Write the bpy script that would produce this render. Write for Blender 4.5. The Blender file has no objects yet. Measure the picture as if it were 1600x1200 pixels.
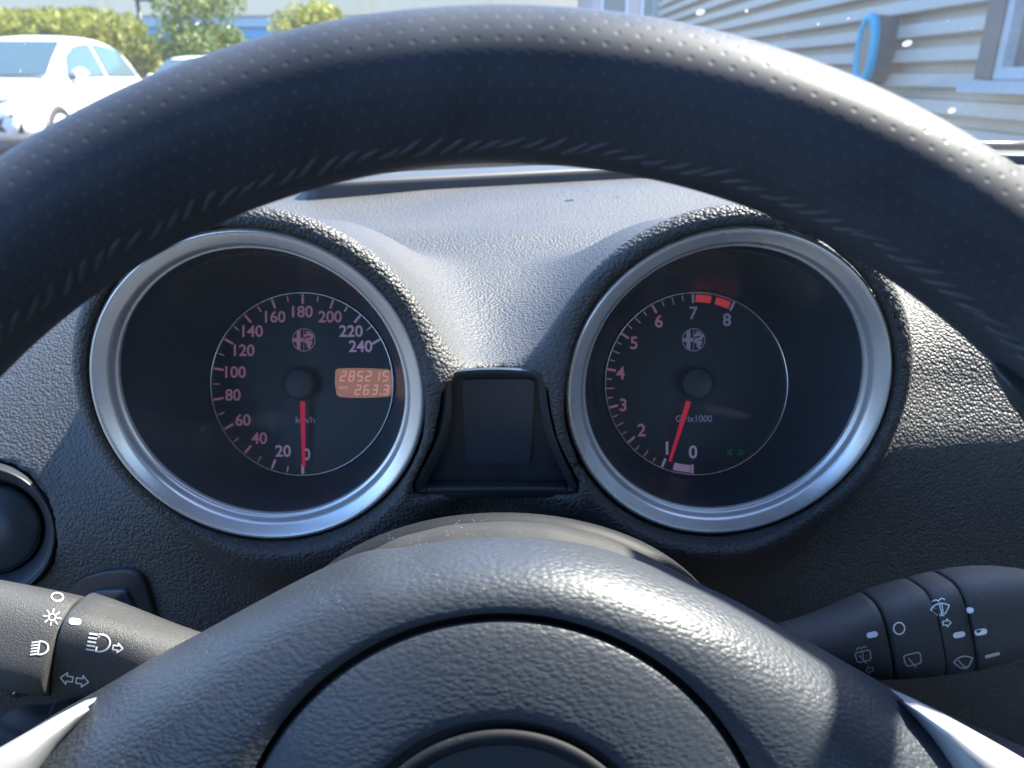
import bpy, bmesh, math, random
import numpy as np
from mathutils import Vector, Matrix
from mathutils.bvhtree import BVHTree
random.seed(7)
R = math.radians
sc = bpy.context.scene
COL = sc.collection

# ------------------------------------------------------------------ camera
EYE = 1.05                       # eye height over the asphalt
PITCH = R(21.7)
FPX = 1209.0                     # focal length in pixels of the 1600 px wide photograph
cam_d = bpy.data.cameras.new('camera')
cam = bpy.data.objects.new('camera', cam_d); COL.objects.link(cam)
cam.location = (0, 0, EYE)
cam.rotation_euler = (math.pi/2 - PITCH, 0, 0)
cam_d.sensor_width = 36.0
cam_d.lens = 36.0 * FPX / 1600.0
cam_d.clip_start = 0.01
cam_d.clip_end = 3000
cam_d.dof.use_dof = True
cam_d.dof.focus_distance = 0.300
cam_d.dof.aperture_fstop = 16
sc.camera = cam

# ------------------------------------------------------------------ light
SUN_AZ, SUN_EL = R(63), R(50)    # azimuth from straight ahead (+y) towards the right (+x)
w = bpy.data.worlds.new('World'); sc.world = w; w.use_nodes = True
nt = w.node_tree
bg = nt.nodes['Background']
sky = nt.nodes.new('ShaderNodeTexSky'); sky.sky_type = 'NISHITA'; sky.sun_disc = False
sky.sun_elevation = SUN_EL; sky.sun_rotation = SUN_AZ
nt.links.new(sky.outputs[0], bg.inputs[0]); bg.inputs[1].default_value = 0.09
sd = bpy.data.lights.new('sun', 'SUN'); sd.energy = 5.0; sd.angle = R(0.5); sd.color = (1.0, 0.77, 0.48)
sun = bpy.data.objects.new('sun', sd); COL.objects.link(sun)
sdir = Vector((math.sin(SUN_AZ)*math.cos(SUN_EL), math.cos(SUN_AZ)*math.cos(SUN_EL), math.sin(SUN_EL)))
sun.rotation_euler = sdir.to_track_quat('Z', 'Y').to_euler()
sun.location = (4, 6, 9)
vs = sc.view_settings
vs.view_transform = 'Standard'; vs.look = 'None'; vs.gamma = 1.0; vs.exposure = 2.5
vs.use_white_balance = True; vs.white_balance_temperature = 5000; vs.white_balance_tint = 10
sc.cycles.use_denoising = True
sc.cycles.max_bounces = 8; sc.cycles.transparent_max_bounces = 12
sc.cycles.sample_clamp_indirect = 8.0

# ------------------------------------------------------------------ helpers
CP, SP = math.cos(PITCH), math.sin(PITCH)
FW = Vector((0, CP, -SP)); UP = Vector((0, SP, CP)); RT = Vector((1, 0, 0)); EYEP = Vector((0, 0, EYE))
def cw(x, y, z): return EYEP + RT*x + UP*y + FW*z           # camera axes to world
def ray(px, py): return RT*((px-800)/FPX) + UP*((600-py)/FPX) + FW
def at(px, py, d): return EYEP + ray(px, py)*d
def at_y(px, py, y):
    r = ray(px, py); return EYEP + r*(y/r.y)
def at_z(px, py, z):
    r = ray(px, py); return EYEP + r*((z-EYE)/r.z)
def on_plane(px, py, p0, n):
    r = ray(px, py); return EYEP + r*((p0-EYEP).dot(n)/r.dot(n))

class MB:
    def __init__(s): s.v = []; s.f = []
    def add(s, vs_, fs_):
        o = len(s.v); s.v += [Vector(v) for v in vs_]; s.f += [tuple(i+o for i in f) for f in fs_]; return s
    def grid(s, rows, closed_u=False, closed_v=False, cap=False):
        n, m = len(rows), len(rows[0]); o = len(s.v)
        for r_ in rows: s.v += [Vector(p) for p in r_]
        for i in range(n if closed_u else n-1):
            for j in range(m if closed_v else m-1):
                a, b = i, (i+1) % n; c, d = j, (j+1) % m
                s.f.append((o+a*m+c, o+a*m+d, o+b*m+d, o+b*m+c))
        if cap:
            s.f.append(tuple(o+j for j in range(m))[::-1]); s.f.append(tuple(o+(n-1)*m+j for j in range(m)))
        return s
    def box(s, c, sz, ax=None):
        c = Vector(c); X, Y, Z = ax or (Vector((1,0,0)), Vector((0,1,0)), Vector((0,0,1)))
        p = [c + X*(i*sz[0]/2) + Y*(j*sz[1]/2) + Z*(k*sz[2]/2) for k in (-1,1) for j in (-1,1) for i in (-1,1)]
        return s.add(p, [(0,2,3,1),(4,5,7,6),(0,1,5,4),(2,6,7,3),(0,4,6,2),(1,3,7,5)])
    def tube(s, pts, r, n=8, cap=True):
        pts = [Vector(p) for p in pts]; rows = []
        for i, p in enumerate(pts):
            t = (pts[min(i+1, len(pts)-1)] - pts[max(i-1, 0)]).normalized()
            a = t.orthogonal().normalized() if i == 0 else (a - t*a.dot(t)).normalized()
            b = t.cross(a); rr = r[i] if isinstance(r, (list, tuple)) else r
            rows.append([p + (a*math.cos(2*math.pi*k/n) + b*math.sin(2*math.pi*k/n))*rr for k in range(n)])
        return s.grid(rows, closed_v=True, cap=cap)

def circ(c, e1, e2, r, n=128): return [Vector(c) + e1*(r*math.cos(2*math.pi*k/n)) + e2*(r*math.sin(2*math.pi*k/n)) for k in range(n)]

def thing(name, label, cat, loc, group=None, kind=None):
    o = bpy.data.objects.new(name, None); COL.objects.link(o); o.location = loc; o.empty_display_size = .05
    o['label'] = label; o['category'] = cat
    if group: o['group'] = group
    if kind: o['kind'] = kind
    return o
def abs_loc(o):
    l = Vector(o.location)
    return l + abs_loc(o.parent) if o.parent else l
def obj(name, mb, mat, parent=None, smooth=True, bevel=0, sharp=None, label=None, solid=0):
    if isinstance(mb, MB):
        me = bpy.data.meshes.new(name)
        base = abs_loc(parent) if parent else Vector((0,0,0))
        me.from_pydata([tuple(v-base) for v in mb.v], [], mb.f)
        bm = bmesh.new(); bm.from_mesh(me)
        bmesh.ops.recalc_face_normals(bm, faces=bm.faces); bm.to_mesh(me); bm.free()
    else: me = mb
    me.materials.append(mat)
    if smooth:
        me.polygons.foreach_set('use_smooth', [True]*len(me.polygons))
        if sharp: me.set_sharp_from_angle(angle=R(sharp))
    o = bpy.data.objects.new(name, me); COL.objects.link(o)
    if parent: o.parent = parent
    if solid:
        m = o.modifiers.new('solid', 'SOLIDIFY'); m.thickness = solid
    if bevel:
        m = o.modifiers.new('bevel', 'BEVEL'); m.width = bevel; m.segments = 3; m.limit_method = 'ANGLE'; m.angle_limit = R(35)
    if label: o['label'] = label
    return o

# ------------------------------------------------------------------ materials
def mat(name, col, rough=.5, metal=0., spec=.5, coat=0., emis=None, es=0., alpha=None):
    m = bpy.data.materials.new(name); m.use_nodes = True
    b = m.node_tree.nodes['Principled BSDF']
    b.inputs['Base Color'].default_value = (*col, 1); b.inputs['Roughness'].default_value = rough
    b.inputs['Metallic'].default_value = metal; b.inputs['Specular IOR Level'].default_value = spec
    b.inputs['Coat Weight'].default_value = coat
    if emis: b.inputs['Emission Color'].default_value = (*emis, 1); b.inputs['Emission Strength'].default_value = es
    return m
class N:                                     # tiny node helper
    def __init__(s, m): s.t = m.node_tree; s.b = s.t.nodes['Principled BSDF']
    def n(s, typ, **kw):
        d = s.t.nodes.new(typ)
        for k, v in kw.items():
            if k.startswith('i_'): d.inputs[k[2:]].default_value = v
            else: setattr(d, k, v)
        return d
    def l(s, a, b): s.t.links.new(a, b)
    def math(s, op, a, b=None, c=None):
        d = s.t.nodes.new('ShaderNodeMath'); d.operation = op
        for i, x in enumerate((a, b, c)):
            if x is None: continue
            if isinstance(x, (int, float)): d.inputs[i].default_value = x
            else: s.l(x, d.inputs[i])
        return d.outputs[0]
    def ramp(s, x, lo, hi, a=0., b=1.):
        d = s.t.nodes.new('ShaderNodeMapRange'); d.interpolation_type = 'SMOOTHSTEP'
        s.l(x, d.inputs[0])
        for i, v in enumerate((lo, hi, a, b)): d.inputs[i+1].default_value = v
        return d.outputs[0]
    def mixc(s, f, a, b):
        d = s.t.nodes.new('ShaderNodeMix'); d.data_type = 'RGBA'
        s.l(f, d.inputs[0])
        for i, x in ((6, a), (7, b)):
            if isinstance(x, tuple): d.inputs[i].default_value = (*x, 1)
            else: s.l(x, d.inputs[i])
        return d.outputs[2]
    def bump(s, h, strength, dist, normal=None):
        d = s.n('ShaderNodeBump'); d.inputs['Strength'].default_value = strength; d.inputs['Distance'].default_value = dist
        s.l(h, d.inputs['Height'])
        if normal: s.l(normal, d.inputs['Normal'])
        return d.outputs[0]

def dusty(k, co, col, amount=.55, scale=1500., dust=(.33,.31,.28)):
    """sparse dust grains and lint on a dark surface, colour output"""
    v = k.n('ShaderNodeTexVoronoi', i_Scale=scale, i_Randomness=1.0); k.l(co, v.inputs['Vector'])
    nz = k.n('ShaderNodeTexNoise', i_Scale=60., i_Detail=3.); k.l(co, nz.inputs['Vector'])
    sep = k.n('ShaderNodeSeparateColor'); k.l(v.outputs['Color'], sep.inputs[0])
    size = k.math('MULTIPLY', k.ramp(sep.outputs[0], .72, 1.0), .34)
    spot = k.math('LESS_THAN', v.outputs['Distance'], size)
    patch = k.ramp(nz.outputs[0], .42, .68)
    f = k.math('MULTIPLY', k.math('MULTIPLY', spot, patch), amount)
    return k.mixc(f, col, dust)

def grained(name, col, cell=.0017, depth=.00055, rough=.5, dust=.35, spec=.5, strength=1.):
    m = mat(name, col, rough, spec=spec); k = N(m)
    tc = k.n('ShaderNodeTexCoord'); co = tc.outputs['Object']
    nz = k.n('ShaderNodeTexNoise', i_Scale=.5/cell, i_Detail=2.); k.l(co, nz.inputs['Vector'])
    ad = k.n('ShaderNodeMixRGB', blend_type='LINEAR_LIGHT'); ad.inputs[0].default_value = cell*.2
    k.l(co, ad.inputs[1]); k.l(nz.outputs['Color'], ad.inputs[2])
    v = k.n('ShaderNodeTexVoronoi', i_Scale=1/cell, feature='SMOOTH_F1', i_Smoothness=.12); k.l(ad.outputs[0], v.inputs['Vector'])
    v2 = k.n('ShaderNodeTexNoise', i_Scale=2.2/cell, i_Detail=3.); k.l(co, v2.inputs['Vector'])
    hgt = k.math('ADD', k.math('MULTIPLY', v.outputs['Distance'], -1.), k.math('MULTIPLY', v2.outputs[0], .16))
    k.l(k.bump(hgt, strength, depth), k.b.inputs['Normal'])
    big = k.n('ShaderNodeTexNoise', i_Scale=9., i_Detail=4.); k.l(co, big.inputs['Vector'])
    c1 = k.mixc(k.ramp(big.outputs[0], .3, .7), tuple(x*.88 for x in col), tuple(x*1.12 for x in col))
    k.l(dusty(k, co, c1, dust), k.b.inputs['Base Color'])
    k.l(k.ramp(big.outputs[0], .25, .75, rough-.05, rough+.08), k.b.inputs['Roughness'])
    return m

def pebbled_leather(name, col, cell=.0023, depth=.0004, rough=.42):
    m = mat(name, col, rough); k = N(m)
    tc = k.n('ShaderNodeTexCoord'); co = tc.outputs['Object']
    mp = k.n('ShaderNodeMapping'); mp.inputs['Scale'].default_value = (.62, 1., 1.); k.l(co, mp.inputs['Vector'])
    nz = k.n('ShaderNodeTexNoise', i_Scale=.45/cell, i_Detail=3.); k.l(mp.outputs[0], nz.inputs['Vector'])
    ad = k.n('ShaderNodeMixRGB', blend_type='LINEAR_LIGHT'); ad.inputs[0].default_value = cell*.45
    k.l(mp.outputs[0], ad.inputs[1]); k.l(nz.outputs['Color'], ad.inputs[2])
    v = k.n('ShaderNodeTexVoronoi', i_Scale=1/cell, feature='SMOOTH_F1', i_Smoothness=.22); k.l(ad.outputs[0], v.inputs['Vector'])
    fine = k.n('ShaderNodeTexNoise', i_Scale=1.3/cell, i_Detail=4., i_Roughness=.6); k.l(ad.outputs[0], fine.inputs['Vector'])
    hgt = k.math('ADD', k.math('MULTIPLY', v.outputs['Distance'], -1.), k.math('MULTIPLY', fine.outputs[0], .45))
    k.l(k.bump(hgt, 1., depth), k.b.inputs['Normal'])
    big = k.n('ShaderNodeTexNoise', i_Scale=14., i_Detail=4.); k.l(co, big.inputs['Vector'])
    c1 = k.mixc(k.ramp(big.outputs[0], .3, .7), tuple(x*.9 for x in col), tuple(x*1.1 for x in col))
    k.l(dusty(k, co, c1, .3, 1300.), k.b.inputs['Base Color'])
    k.l(k.ramp(big.outputs[0], .3, .7, rough-.05, rough+.08), k.b.inputs['Roughness'])
    return m

def perforated_leather(name, col, rough=.4):
    m = mat(name, col, rough, spec=.22); k = N(m)
    uv = k.n('ShaderNodeUVMap', uv_map='arc'); sp = k.n('ShaderNodeSeparateXYZ'); k.l(uv.outputs[0], sp.inputs[0])
    u = k.math('DIVIDE', sp.outputs[0], .0042); v = k.math('DIVIDE', sp.outputs[1], .0032)
    row = k.math('FLOOR', v)
    u2 = k.math('ADD', u, k.math('MULTIPLY', row, .5))
    fu = k.math('MULTIPLY', k.math('SUBTRACT', k.math('FRACT', u2), .5), 1.25)
    fv = k.math('SUBTRACT', k.math('FRACT', v), .5)
    d = k.math('SQRT', k.math('ADD', k.math('MULTIPLY', fu, fu), k.math('MULTIPLY', fv, fv)))
    hole = k.ramp(d, .06, .25, 1., 0.)
    tc = k.n('ShaderNodeTexCoord'); co = tc.outputs['Object']
    fine = k.n('ShaderNodeTexNoise', i_Scale=1500., i_Detail=4.); k.l(co, fine.inputs['Vector'])
    big = k.n('ShaderNodeTexNoise', i_Scale=40., i_Detail=4.); k.l(co, big.inputs['Vector'])
    hgt = k.math('ADD', k.math('MULTIPLY', hole, -1.), k.math('MULTIPLY', fine.outputs[0], .14))
    k.l(k.bump(hgt, .30, .00028), k.b.inputs['Normal'])
    c1 = k.mixc(k.ramp(big.outputs[0], .3, .7), tuple(x*.85 for x in col), tuple(x*1.15 for x in col))
    k.l(k.mixc(k.math('MULTIPLY', hole, .30), c1, (.085,.095,.12)), k.b.inputs['Base Color'])  # holes tinted paler, painting in sky light on the dots
    k.l(k.ramp(big.outputs[0], .3, .7, rough-.06, rough+.08), k.b.inputs['Roughness'])
    return m

def plain(name, col, rough=.5, metal=0., grain=.00008, scale=2500., dust=.0, spec=.5, coat=0.):
    m = mat(name, col, rough, metal, spec, coat); k = N(m)
    tc = k.n('ShaderNodeTexCoord'); co = tc.outputs['Object']
    nz = k.n('ShaderNodeTexNoise', i_Scale=scale, i_Detail=3.); k.l(co, nz.inputs['Vector'])
    if grain: k.l(k.bump(nz.outputs[0], 1., grain), k.b.inputs['Normal'])
    big = k.n('ShaderNodeTexNoise', i_Scale=25., i_Detail=4.); k.l(co, big.inputs['Vector'])
    k.l(k.ramp(big.outputs[0], .3, .7, max(.02, rough-.05), rough+.06), k.b.inputs['Roughness'])
    c1 = k.mixc(k.ramp(big.outputs[0], .3, .7), tuple(x*.93 for x in col), tuple(x*1.07 for x in col))
    if dust: c1 = dusty(k, co, c1, dust)
    k.l(c1, k.b.inputs['Base Color'])
    return m

M = {}
M['dash'] = grained('grained_dash_plastic', (.052,.053,.055), cell=.0014, depth=.0006, dust=.4, rough=.54)
M['dash_smooth'] = plain('smooth_dash_plastic', (.05,.054,.06), .5, 0, .00003, 3000.)
M['pad'] = pebbled_leather('pebbled_black_leatherette', (.032,.038,.050), .00125, .0002, .40)
M['rim'] = perforated_leather('perforated_black_leather', (.043,.049,.064), .5)
M['stitch'] = plain('black_seam_leather', (.050,.056,.070), .5)
M['satin'] = plain('satin_silver_paint', (.76,.74,.73), .31, .6, 0)
M['silver'] = plain('pale_silver_plastic', (.33,.34,.36), .42, .3, 0)
M['stalk'] = plain('fine_grain_black_plastic', (.040,.041,.043), .48, 0, .00030, 2800., .4)
M['black'] = plain('smooth_black_plastic', (.026,.030,.037), .38, 0, .00002, 2500., .12)
M['tunnel'] = plain('matt_black_tunnel', (.032,.042,.058), .42, 0, 0)
M['shroud'] = plain('column_shroud_plastic', (.014,.016,.020), .62, 0, .00006, 4500., .6, spec=.25)  # darker than the hub back; colour stands in for shade on the cover
M['shell'] = plain('hub_back_plastic', (.034,.035,.037), .65, 0, .00008, 3500., .6, spec=.3)
M['dial'] = plain('black_dial_print', (.022,.029,.040), .5, 0, 0)
M['hub'] = plain('dark_grey_hub', (.045,.05,.06), .5, 0, 0)
M['gap'] = mat('shadow_gap_rubber', (.008,.008,.009), .7)
M['print'] = mat('white_print', (.72,.74,.76), .5)
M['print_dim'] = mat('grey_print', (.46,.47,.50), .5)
M['switch_ink'] = mat('violet_print', (.20,.19,.30), .5)
M['needle'] = mat('red_needle', (.50,.02,.04), .4, emis=(.75,.02,.06), es=.06)
M['ink_pink'] = mat('backlit_rose_print', (.40,.24,.29), .5, emis=(.80,.28,.34), es=.024)
M['ink_pale'] = mat('backlit_pale_print', (.46,.36,.44), .5, emis=(.75,.45,.58), es=.03)
M['ink_grey'] = mat('grey_lilac_print', (.36,.33,.40), .5, emis=(.6,.45,.6), es=.014)
M['ink_red'] = mat('red_zone_print', (.60,.05,.05), .5, emis=(.9,.07,.06), es=.045)
M['ink_green'] = mat('green_telltale', (.02,.18,.04), .5, emis=(.05,.6,.08), es=.012)
M['lcd'] = mat('amber_lcd', (.35,.17,.10), .4, emis=(.85,.34,.17), es=.045)
M['lcd_ink'] = mat('pale_amber_lcd_segment', (.6,.35,.25), .4, emis=(1.,.45,.32), es=.085)
M['screen'] = plain('dark_display_glass', (.034,.040,.056), .25, 0, 0)
M['ringmetal'] = mat('thin_dial_ring', (.72,.68,.68), .25, .9)

# ------------------------------------------------------------------ glass and far materials
def glass_mat(name, gloss=.06, dust=.03, tint=(1,1,1), back='ShaderNodeBsdfTranslucent'):
    m = bpy.data.materials.new(name); m.use_nodes = True; t = m.node_tree; t.nodes.clear()
    out = t.nodes.new('ShaderNodeOutputMaterial')
    tr = t.nodes.new('ShaderNodeBsdfTransparent'); tr.inputs[0].default_value = (*tint, 1)
    gl = t.nodes.new('ShaderNodeBsdfGlossy'); gl.inputs['Roughness'].default_value = .02
    tl = t.nodes.new(back); tl.inputs[0].default_value = (.9,.9,.9,1)
    m1 = t.nodes.new('ShaderNodeMixShader'); m1.inputs[0].default_value = gloss
    m2 = t.nodes.new('ShaderNodeMixShader'); m2.inputs[0].default_value = dust
    t.links.new(tr.outputs[0], m1.inputs[1]); t.links.new(gl.outputs[0], m1.inputs[2])
    t.links.new(m1.outputs[0], m2.inputs[1]); t.links.new(tl.outputs[0], m2.inputs[2])
    if dust > 0:
        tc = t.nodes.new('ShaderNodeTexCoord'); v = t.nodes.new('ShaderNodeTexNoise'); v.inputs['Scale'].default_value = 7.; v.inputs['Detail'].default_value = 5.
        t.links.new(tc.outputs['Object'], v.inputs['Vector'])
        mr = t.nodes.new('ShaderNodeMapRange'); t.links.new(v.outputs[0], mr.inputs[0])
        for i, x in enumerate((.3, .7, dust*.6, dust*1.4)): mr.inputs[i+1].default_value = x
        t.links.new(mr.outputs[0], m2.inputs[0])
    t.links.new(m2.outputs[0], out.inputs[0])
    return m
M['windscreen'] = glass_mat('dusty_windscreen_glass', .04, .02, (.95,.98,.98))
M['lens'] = glass_mat('clear_gauge_lens', .008, .022, (1,1,1), 'ShaderNodeBsdfDiffuse')

# ================================================================== DASHBOARD (signed distance field, meshed here)
LB = Vector(cw(-.1005, -.0039, .3083)); RB = Vector(cw(.0872, -.0025, .3122))     # bezel centres
def smin(a, b, k):
    h = np.maximum(k - np.abs(a-b), 0)/k
    return np.minimum(a, b) - h*h*k*.25
def smax(a, b, k): return -smin(-a, -b, k)
def sstep(x, a, b):
    t = np.clip((x-a)/(b-a), 0, 1); return t*t*(3-2*t)
def back_y(x): return .69 + .42*np.minimum(x, .40) - .18*np.maximum(x-.40, 0)
def cone(P, c, y0, r0, y1, r1, rd):
    """rounded capped cone along +y"""
    rr = np.hypot(P[..., 0]-c[0], P[..., 2]-c[1]); y = P[..., 1]
    rad = r0 + (r1-r0)*(y-y0)/(y1-y0)
    s = (r0-r1)/(y1-y0); q = math.sqrt(1+s*s)
    d1 = (rr-rad)/q + rd; d2 = np.maximum(y0-y, y-y1) + rd
    return np.minimum(np.maximum(d1, d2), 0) + np.hypot(np.maximum(d1, 0), np.maximum(d2, 0)) - rd
VN = Vector((.12, -.95, .28)).normalized(); VC = at(-24, 832, .345); VR = 107.5*.345/FPX
PW_PX = ((770,128),(752,130),(715,112),(680,96),(640,87),(612,83),(602,76),(592,66))
PZ = [at_y(772, p, .279).z-EYE for p, q in PW_PX]
PW = [(at_y(772+q, p, .279).x-at_y(772, p, .279).x) for p, q in PW_PX]
def sdf(P):                                  # P relative to the eye
    x, y, z = P[..., 0], P[..., 1], P[..., 2]
    top = -.080 - .007*(1-sstep(np.abs(x+.0066), .06, .12))*sstep(.42-y, 0, .12) + np.where(x < 0, .026, .014)*sstep(np.abs(x+.0066), .10, .20)*sstep(.58-y, 0, .16) - .088*np.maximum(.60-y, 0) - .55*np.maximum(-x-.178, 0) + .004*np.exp(-((y-.47)/.03)**2)
    A = (z-top)*.985
    front = .2845 - .02*np.clip((z+.12)/.1, -1, 1)*0 - .10*np.clip(-.19-z, 0, .2)*0
    side = sstep(np.abs(x+.0066), .10, .20)
    front = front + .0105*side + side*np.where(x < 0, .058*sstep(z, -.20, -.075), .0085*sstep(z, -.15, -.12))
    B = front - y
    k = .018 + .055*side
    body = smax(A, B, k)
    body = smax(body, y-back_y(x), .012)
    for c in (LB, RB):
        cz = c.z-EYE
        inw = .0022*(1. if c.x < 0 else -1.)
        t = cone(P, (c.x+inw, cz), c.y-.004, .0726, c.y+.125, .047, .0050)
        outx = (x-c.x)*(-1. if c.x < 0 else 1.)
        body = smin(body, t, .038 - .028*sstep(outx, .0, .055))
    # flare that carries the hoods into the lower fascia
    for c in (LB, RB):
        cz = c.z-EYE
        rr = np.hypot(x-c.x, z-cz)
        ring = np.hypot(rr-.0703, y-(c.y+.0015)) - .0030     # raised lip round each bezel
        body = smin(body, ring, .006)
        body = smax(body, -np.maximum(rr-.0669, y-c.y-.016), .0012)
        # tunnel bore, axis follows the sight line of the driver
        t = (y-c.y)/.09
        bx, bz = c.x, cz - .033*np.clip(t, 0, 1.3)
        bore = np.maximum(np.hypot(x-bx, (z-bz)) - (.0605-.008*np.clip(t, 0, 1)), np.maximum(c.y-y, y-c.y-.13))
        body = smax(body, -bore, .0015)
    # round opening of the air vent
    dv = (x-VC.x)*VN.x + (y-VC.y)*VN.y + (z-VC.z+EYE)*VN.z
    rv = np.sqrt(np.maximum((x-VC.x)**2 + (y-VC.y)**2 + (z-VC.z+EYE)**2 - dv*dv, 0))
    body = smax(body, -np.maximum(rv-VR-.0006, np.abs(dv)-.035), .0012)
    # pocket of the information display
    sx = np.abs(x+.0066)
    wid = np.interp(z, PZ, PW).astype(z.dtype)
    pocket = np.maximum(np.maximum((sx-wid)*.9, np.abs(z-(PZ[0]+PZ[-1])/2)-(PZ[-1]-PZ[0])/2), np.abs(y-.250)-.0415)
    body = smax(body, -pocket, .002)
    return body
def surface_nets(f, lo, hi, h):
    lo = np.array(lo); n = np.ceil((np.array(hi)-lo)/h).astype(int)+1
    ax = [(lo[i]+h*np.arange(n[i])).astype(np.float32) for i in range(3)]
    F = np.empty(n, np.float32)
    for i0 in range(0, n[0], 32):
        X, Y, Z = np.meshgrid(ax[0][i0:i0+32], ax[1], ax[2], indexing='ij')
        F[i0:i0+32] = f(np.stack([X, Y, Z], -1))
    S = F < 0
    a = S[:-1, :-1, :-1]; act = np.zeros(a.shape, bool)
    for dx in (0, 1):
        for dy in (0, 1):
            for dz in (0, 1): act |= S[dx:n[0]-1+dx, dy:n[1]-1+dy, dz:n[2]-1+dz] != a
    idx = np.argwhere(act); ids = np.full(a.shape, -1, np.int32); ids[act] = np.arange(len(idx))
    acc = np.zeros((len(idx), 3)); cnt = np.zeros(len(idx))
    C = [(i, j, k) for i in (0, 1) for j in (0, 1) for k in (0, 1)]
    for p in C:
        for q in C:
            if sum(abs(u-v) for u, v in zip(p, q)) != 1 or p > q: continue
            f0 = F[tuple((idx+p).T)]; f1 = F[tuple((idx+q).T)]; m = (f0 < 0) != (f1 < 0)
            t = np.where(m, f0/np.where(m, f0-f1, 1), 0)[:, None]
            acc += np.where(m[:, None], np.array(p)+(np.array(q)-np.array(p))*t, 0); cnt += m
    V = lo + h*(idx + acc/cnt[:, None])
    Q = []
    for axn in range(3):
        b, c = [i for i in range(3) if i != axn]
        sl0 = [slice(1, m-1) for m in n]; sl1 = list(sl0); sl0[axn] = slice(0, n[axn]-1); sl1[axn] = slice(1, n[axn])
        s0, s1 = S[tuple(sl0)], S[tuple(sl1)]
        e = np.argwhere(s0 != s1); fl = s0[tuple(e.T)]
        off = np.ones(3, int); off[axn] = 0; e = e+off
        def cell(db, dc):
            g = e.copy(); g[:, b] += db; g[:, c] += dc; return ids[tuple(g.T)]
        q = np.stack([cell(-1, -1), cell(0, -1), cell(0, 0), cell(-1, 0)], 1)
        if axn == 1: fl = ~fl
        q[~fl] = q[~fl][:, ::-1]; Q.append(q)
    Q = np.concatenate(Q)
    Q = Q[(Q >= 0).all(1)]
    def grad(P):
        e = 4e-4; g = np.empty_like(P)
        for i in range(3):
            dp = np.zeros(3); dp[i] = e; g[:, i] = (f(P+dp)-f(P-dp))/(2*e)
        return g
    for _ in range(2):
        g = grad(V); g2 = (g*g).sum(1)+1e-9
        step = (f(V)/g2)[:, None]*g
        ln = np.linalg.norm(step, axis=1)[:, None]; V = V - step*np.minimum(1, h*.6/np.maximum(ln, 1e-9))
    return V, Q
def np_mesh(name, V, Q):
    me = bpy.data.meshes.new(name)
    me.vertices.add(len(V)); me.vertices.foreach_set('co', V.astype(np.float32).ravel())
    me.loops.add(len(Q)*4); me.loops.foreach_set('vertex_index', Q.astype(np.int32).ravel())
    me.polygons.add(len(Q)); me.polygons.foreach_set('loop_start', np.arange(0, len(Q)*4, 4, dtype=np.int32))
    me.update(calc_edges=True); me.validate(); return me
V, Q = surface_nets(sdf, (-.46, .262, -.36), (.80, .93, -.035), .0026)
dash = thing('dashboard', 'black grained dashboard with two round instrument hoods behind the steering wheel', 'dashboard', (0, .3, EYE-.36))
me = np_mesh('padded_shell', V + np.array([0, -.3, .36]), Q)
shell = obj('padded_shell', me, M['dash'], dash)
# raised pad that runs along the foot of the windscreen
pd = MB(); xs_ = [-.150, -.149, -.145, -.138] + [-.12+.03*i for i in range(26)]
yf_ = [.018, .009, .0025, 0.] + [0.]*26
rows = []
for q in range(9):
    row = []
    for x, yo in zip(xs_, yf_):
        y0 = float(back_y(np.array(x))) - .064 + yo; y1 = float(back_y(np.array(x))) - .012
        yy, zz = ((y0, -.092), (y0, -.0745), (y0+.0004, -.0722), (y0+.0014, -.0708), (y0+.004, -.0702), ((y0+y1)/2, -.0700), (y1-.006, -.0705), (y1-.001, -.073), (y1, -.092))[q]
        zz -= .004*(1 if x < -.1495 else 0)
        row.append(Vector((x, yy, EYE+zz)))
    rows.append(row)
obj('raised_pad', MB().grid(rows), M['dash_smooth'], dash)
V2 = V + np.array([0, 0, EYE])
DASH_BVH = BVHTree.FromPolygons([Vector(v) for v in V2], Q.tolist())
def dash_hit(px, py): return DASH_BVH.ray_cast(EYEP, ray(px, py).normalized())

# ================================================================== flat artwork helpers
def ribbon2(mb2, pts, w, closed=False):
    """pts in 2D, adds quads (list of 2D polygons)"""
    n = len(pts)
    for i in range(n if closed else n-1):
        a, b = Vector(pts[i]), Vector(pts[(i+1) % n]); t = b-a
        if t.length < 1e-9: continue
        t.normalize(); p = Vector((-t.y, t.x))*(w/2); e = t*(w*.28)
        mb2.append([a-e+p, a-e-p, b+e-p, b+e+p])
def arc2(cx, cy, rx, ry, a0, a1, n=20, rot=0):
    o = []
    for i in range(n+1):
        a = R(a0+(a1-a0)*i/n); x, y = rx*math.cos(a), -ry*math.sin(a)
        c, s = math.cos(R(rot)), math.sin(R(rot)); o.append((cx+x*c-y*s, cy+x*s+y*c))
    return o
def pill2(polys, cx, cy, w_, h_, rot=0):
    c, s = math.cos(R(rot)), math.sin(R(rot)); r = h_/2; pts = []
    for sx, a0 in ((1, -90), (-1, 90)):
        for i in range(7):
            a = R(a0+180*i/6); x = sx*(w_/2-r)+r*math.cos(a); y = r*math.sin(a)
            pts.append(Vector((cx+x*c-y*s, cy+x*s+y*c)))
    polys.append(pts)
def xf(pts, cx, cy, rot=0, sc_=1):
    c, s = math.cos(R(rot)), math.sin(R(rot)); return [(cx+sc_*(x*c-y*s), cy+sc_*(x*s+y*c)) for x, y in pts]
def drape(polys, bvh, lift=.00025):
    """carry pixel-space polygons on to a curved surface"""
    mb = MB()
    for p in polys:
        vs_ = []
        for q in p:
            h = bvh.ray_cast(EYEP, ray(q[0], q[1]).normalized())
            if h[0] is None: vs_ = []; break
            nn = h[1] if h[1].dot(EYEP-h[0]) > 0 else -h[1]
            vs_.append(h[0] + nn*lift)
        if vs_: mb.add(vs_, [tuple(range(len(vs_)))])
    return mb
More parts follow.
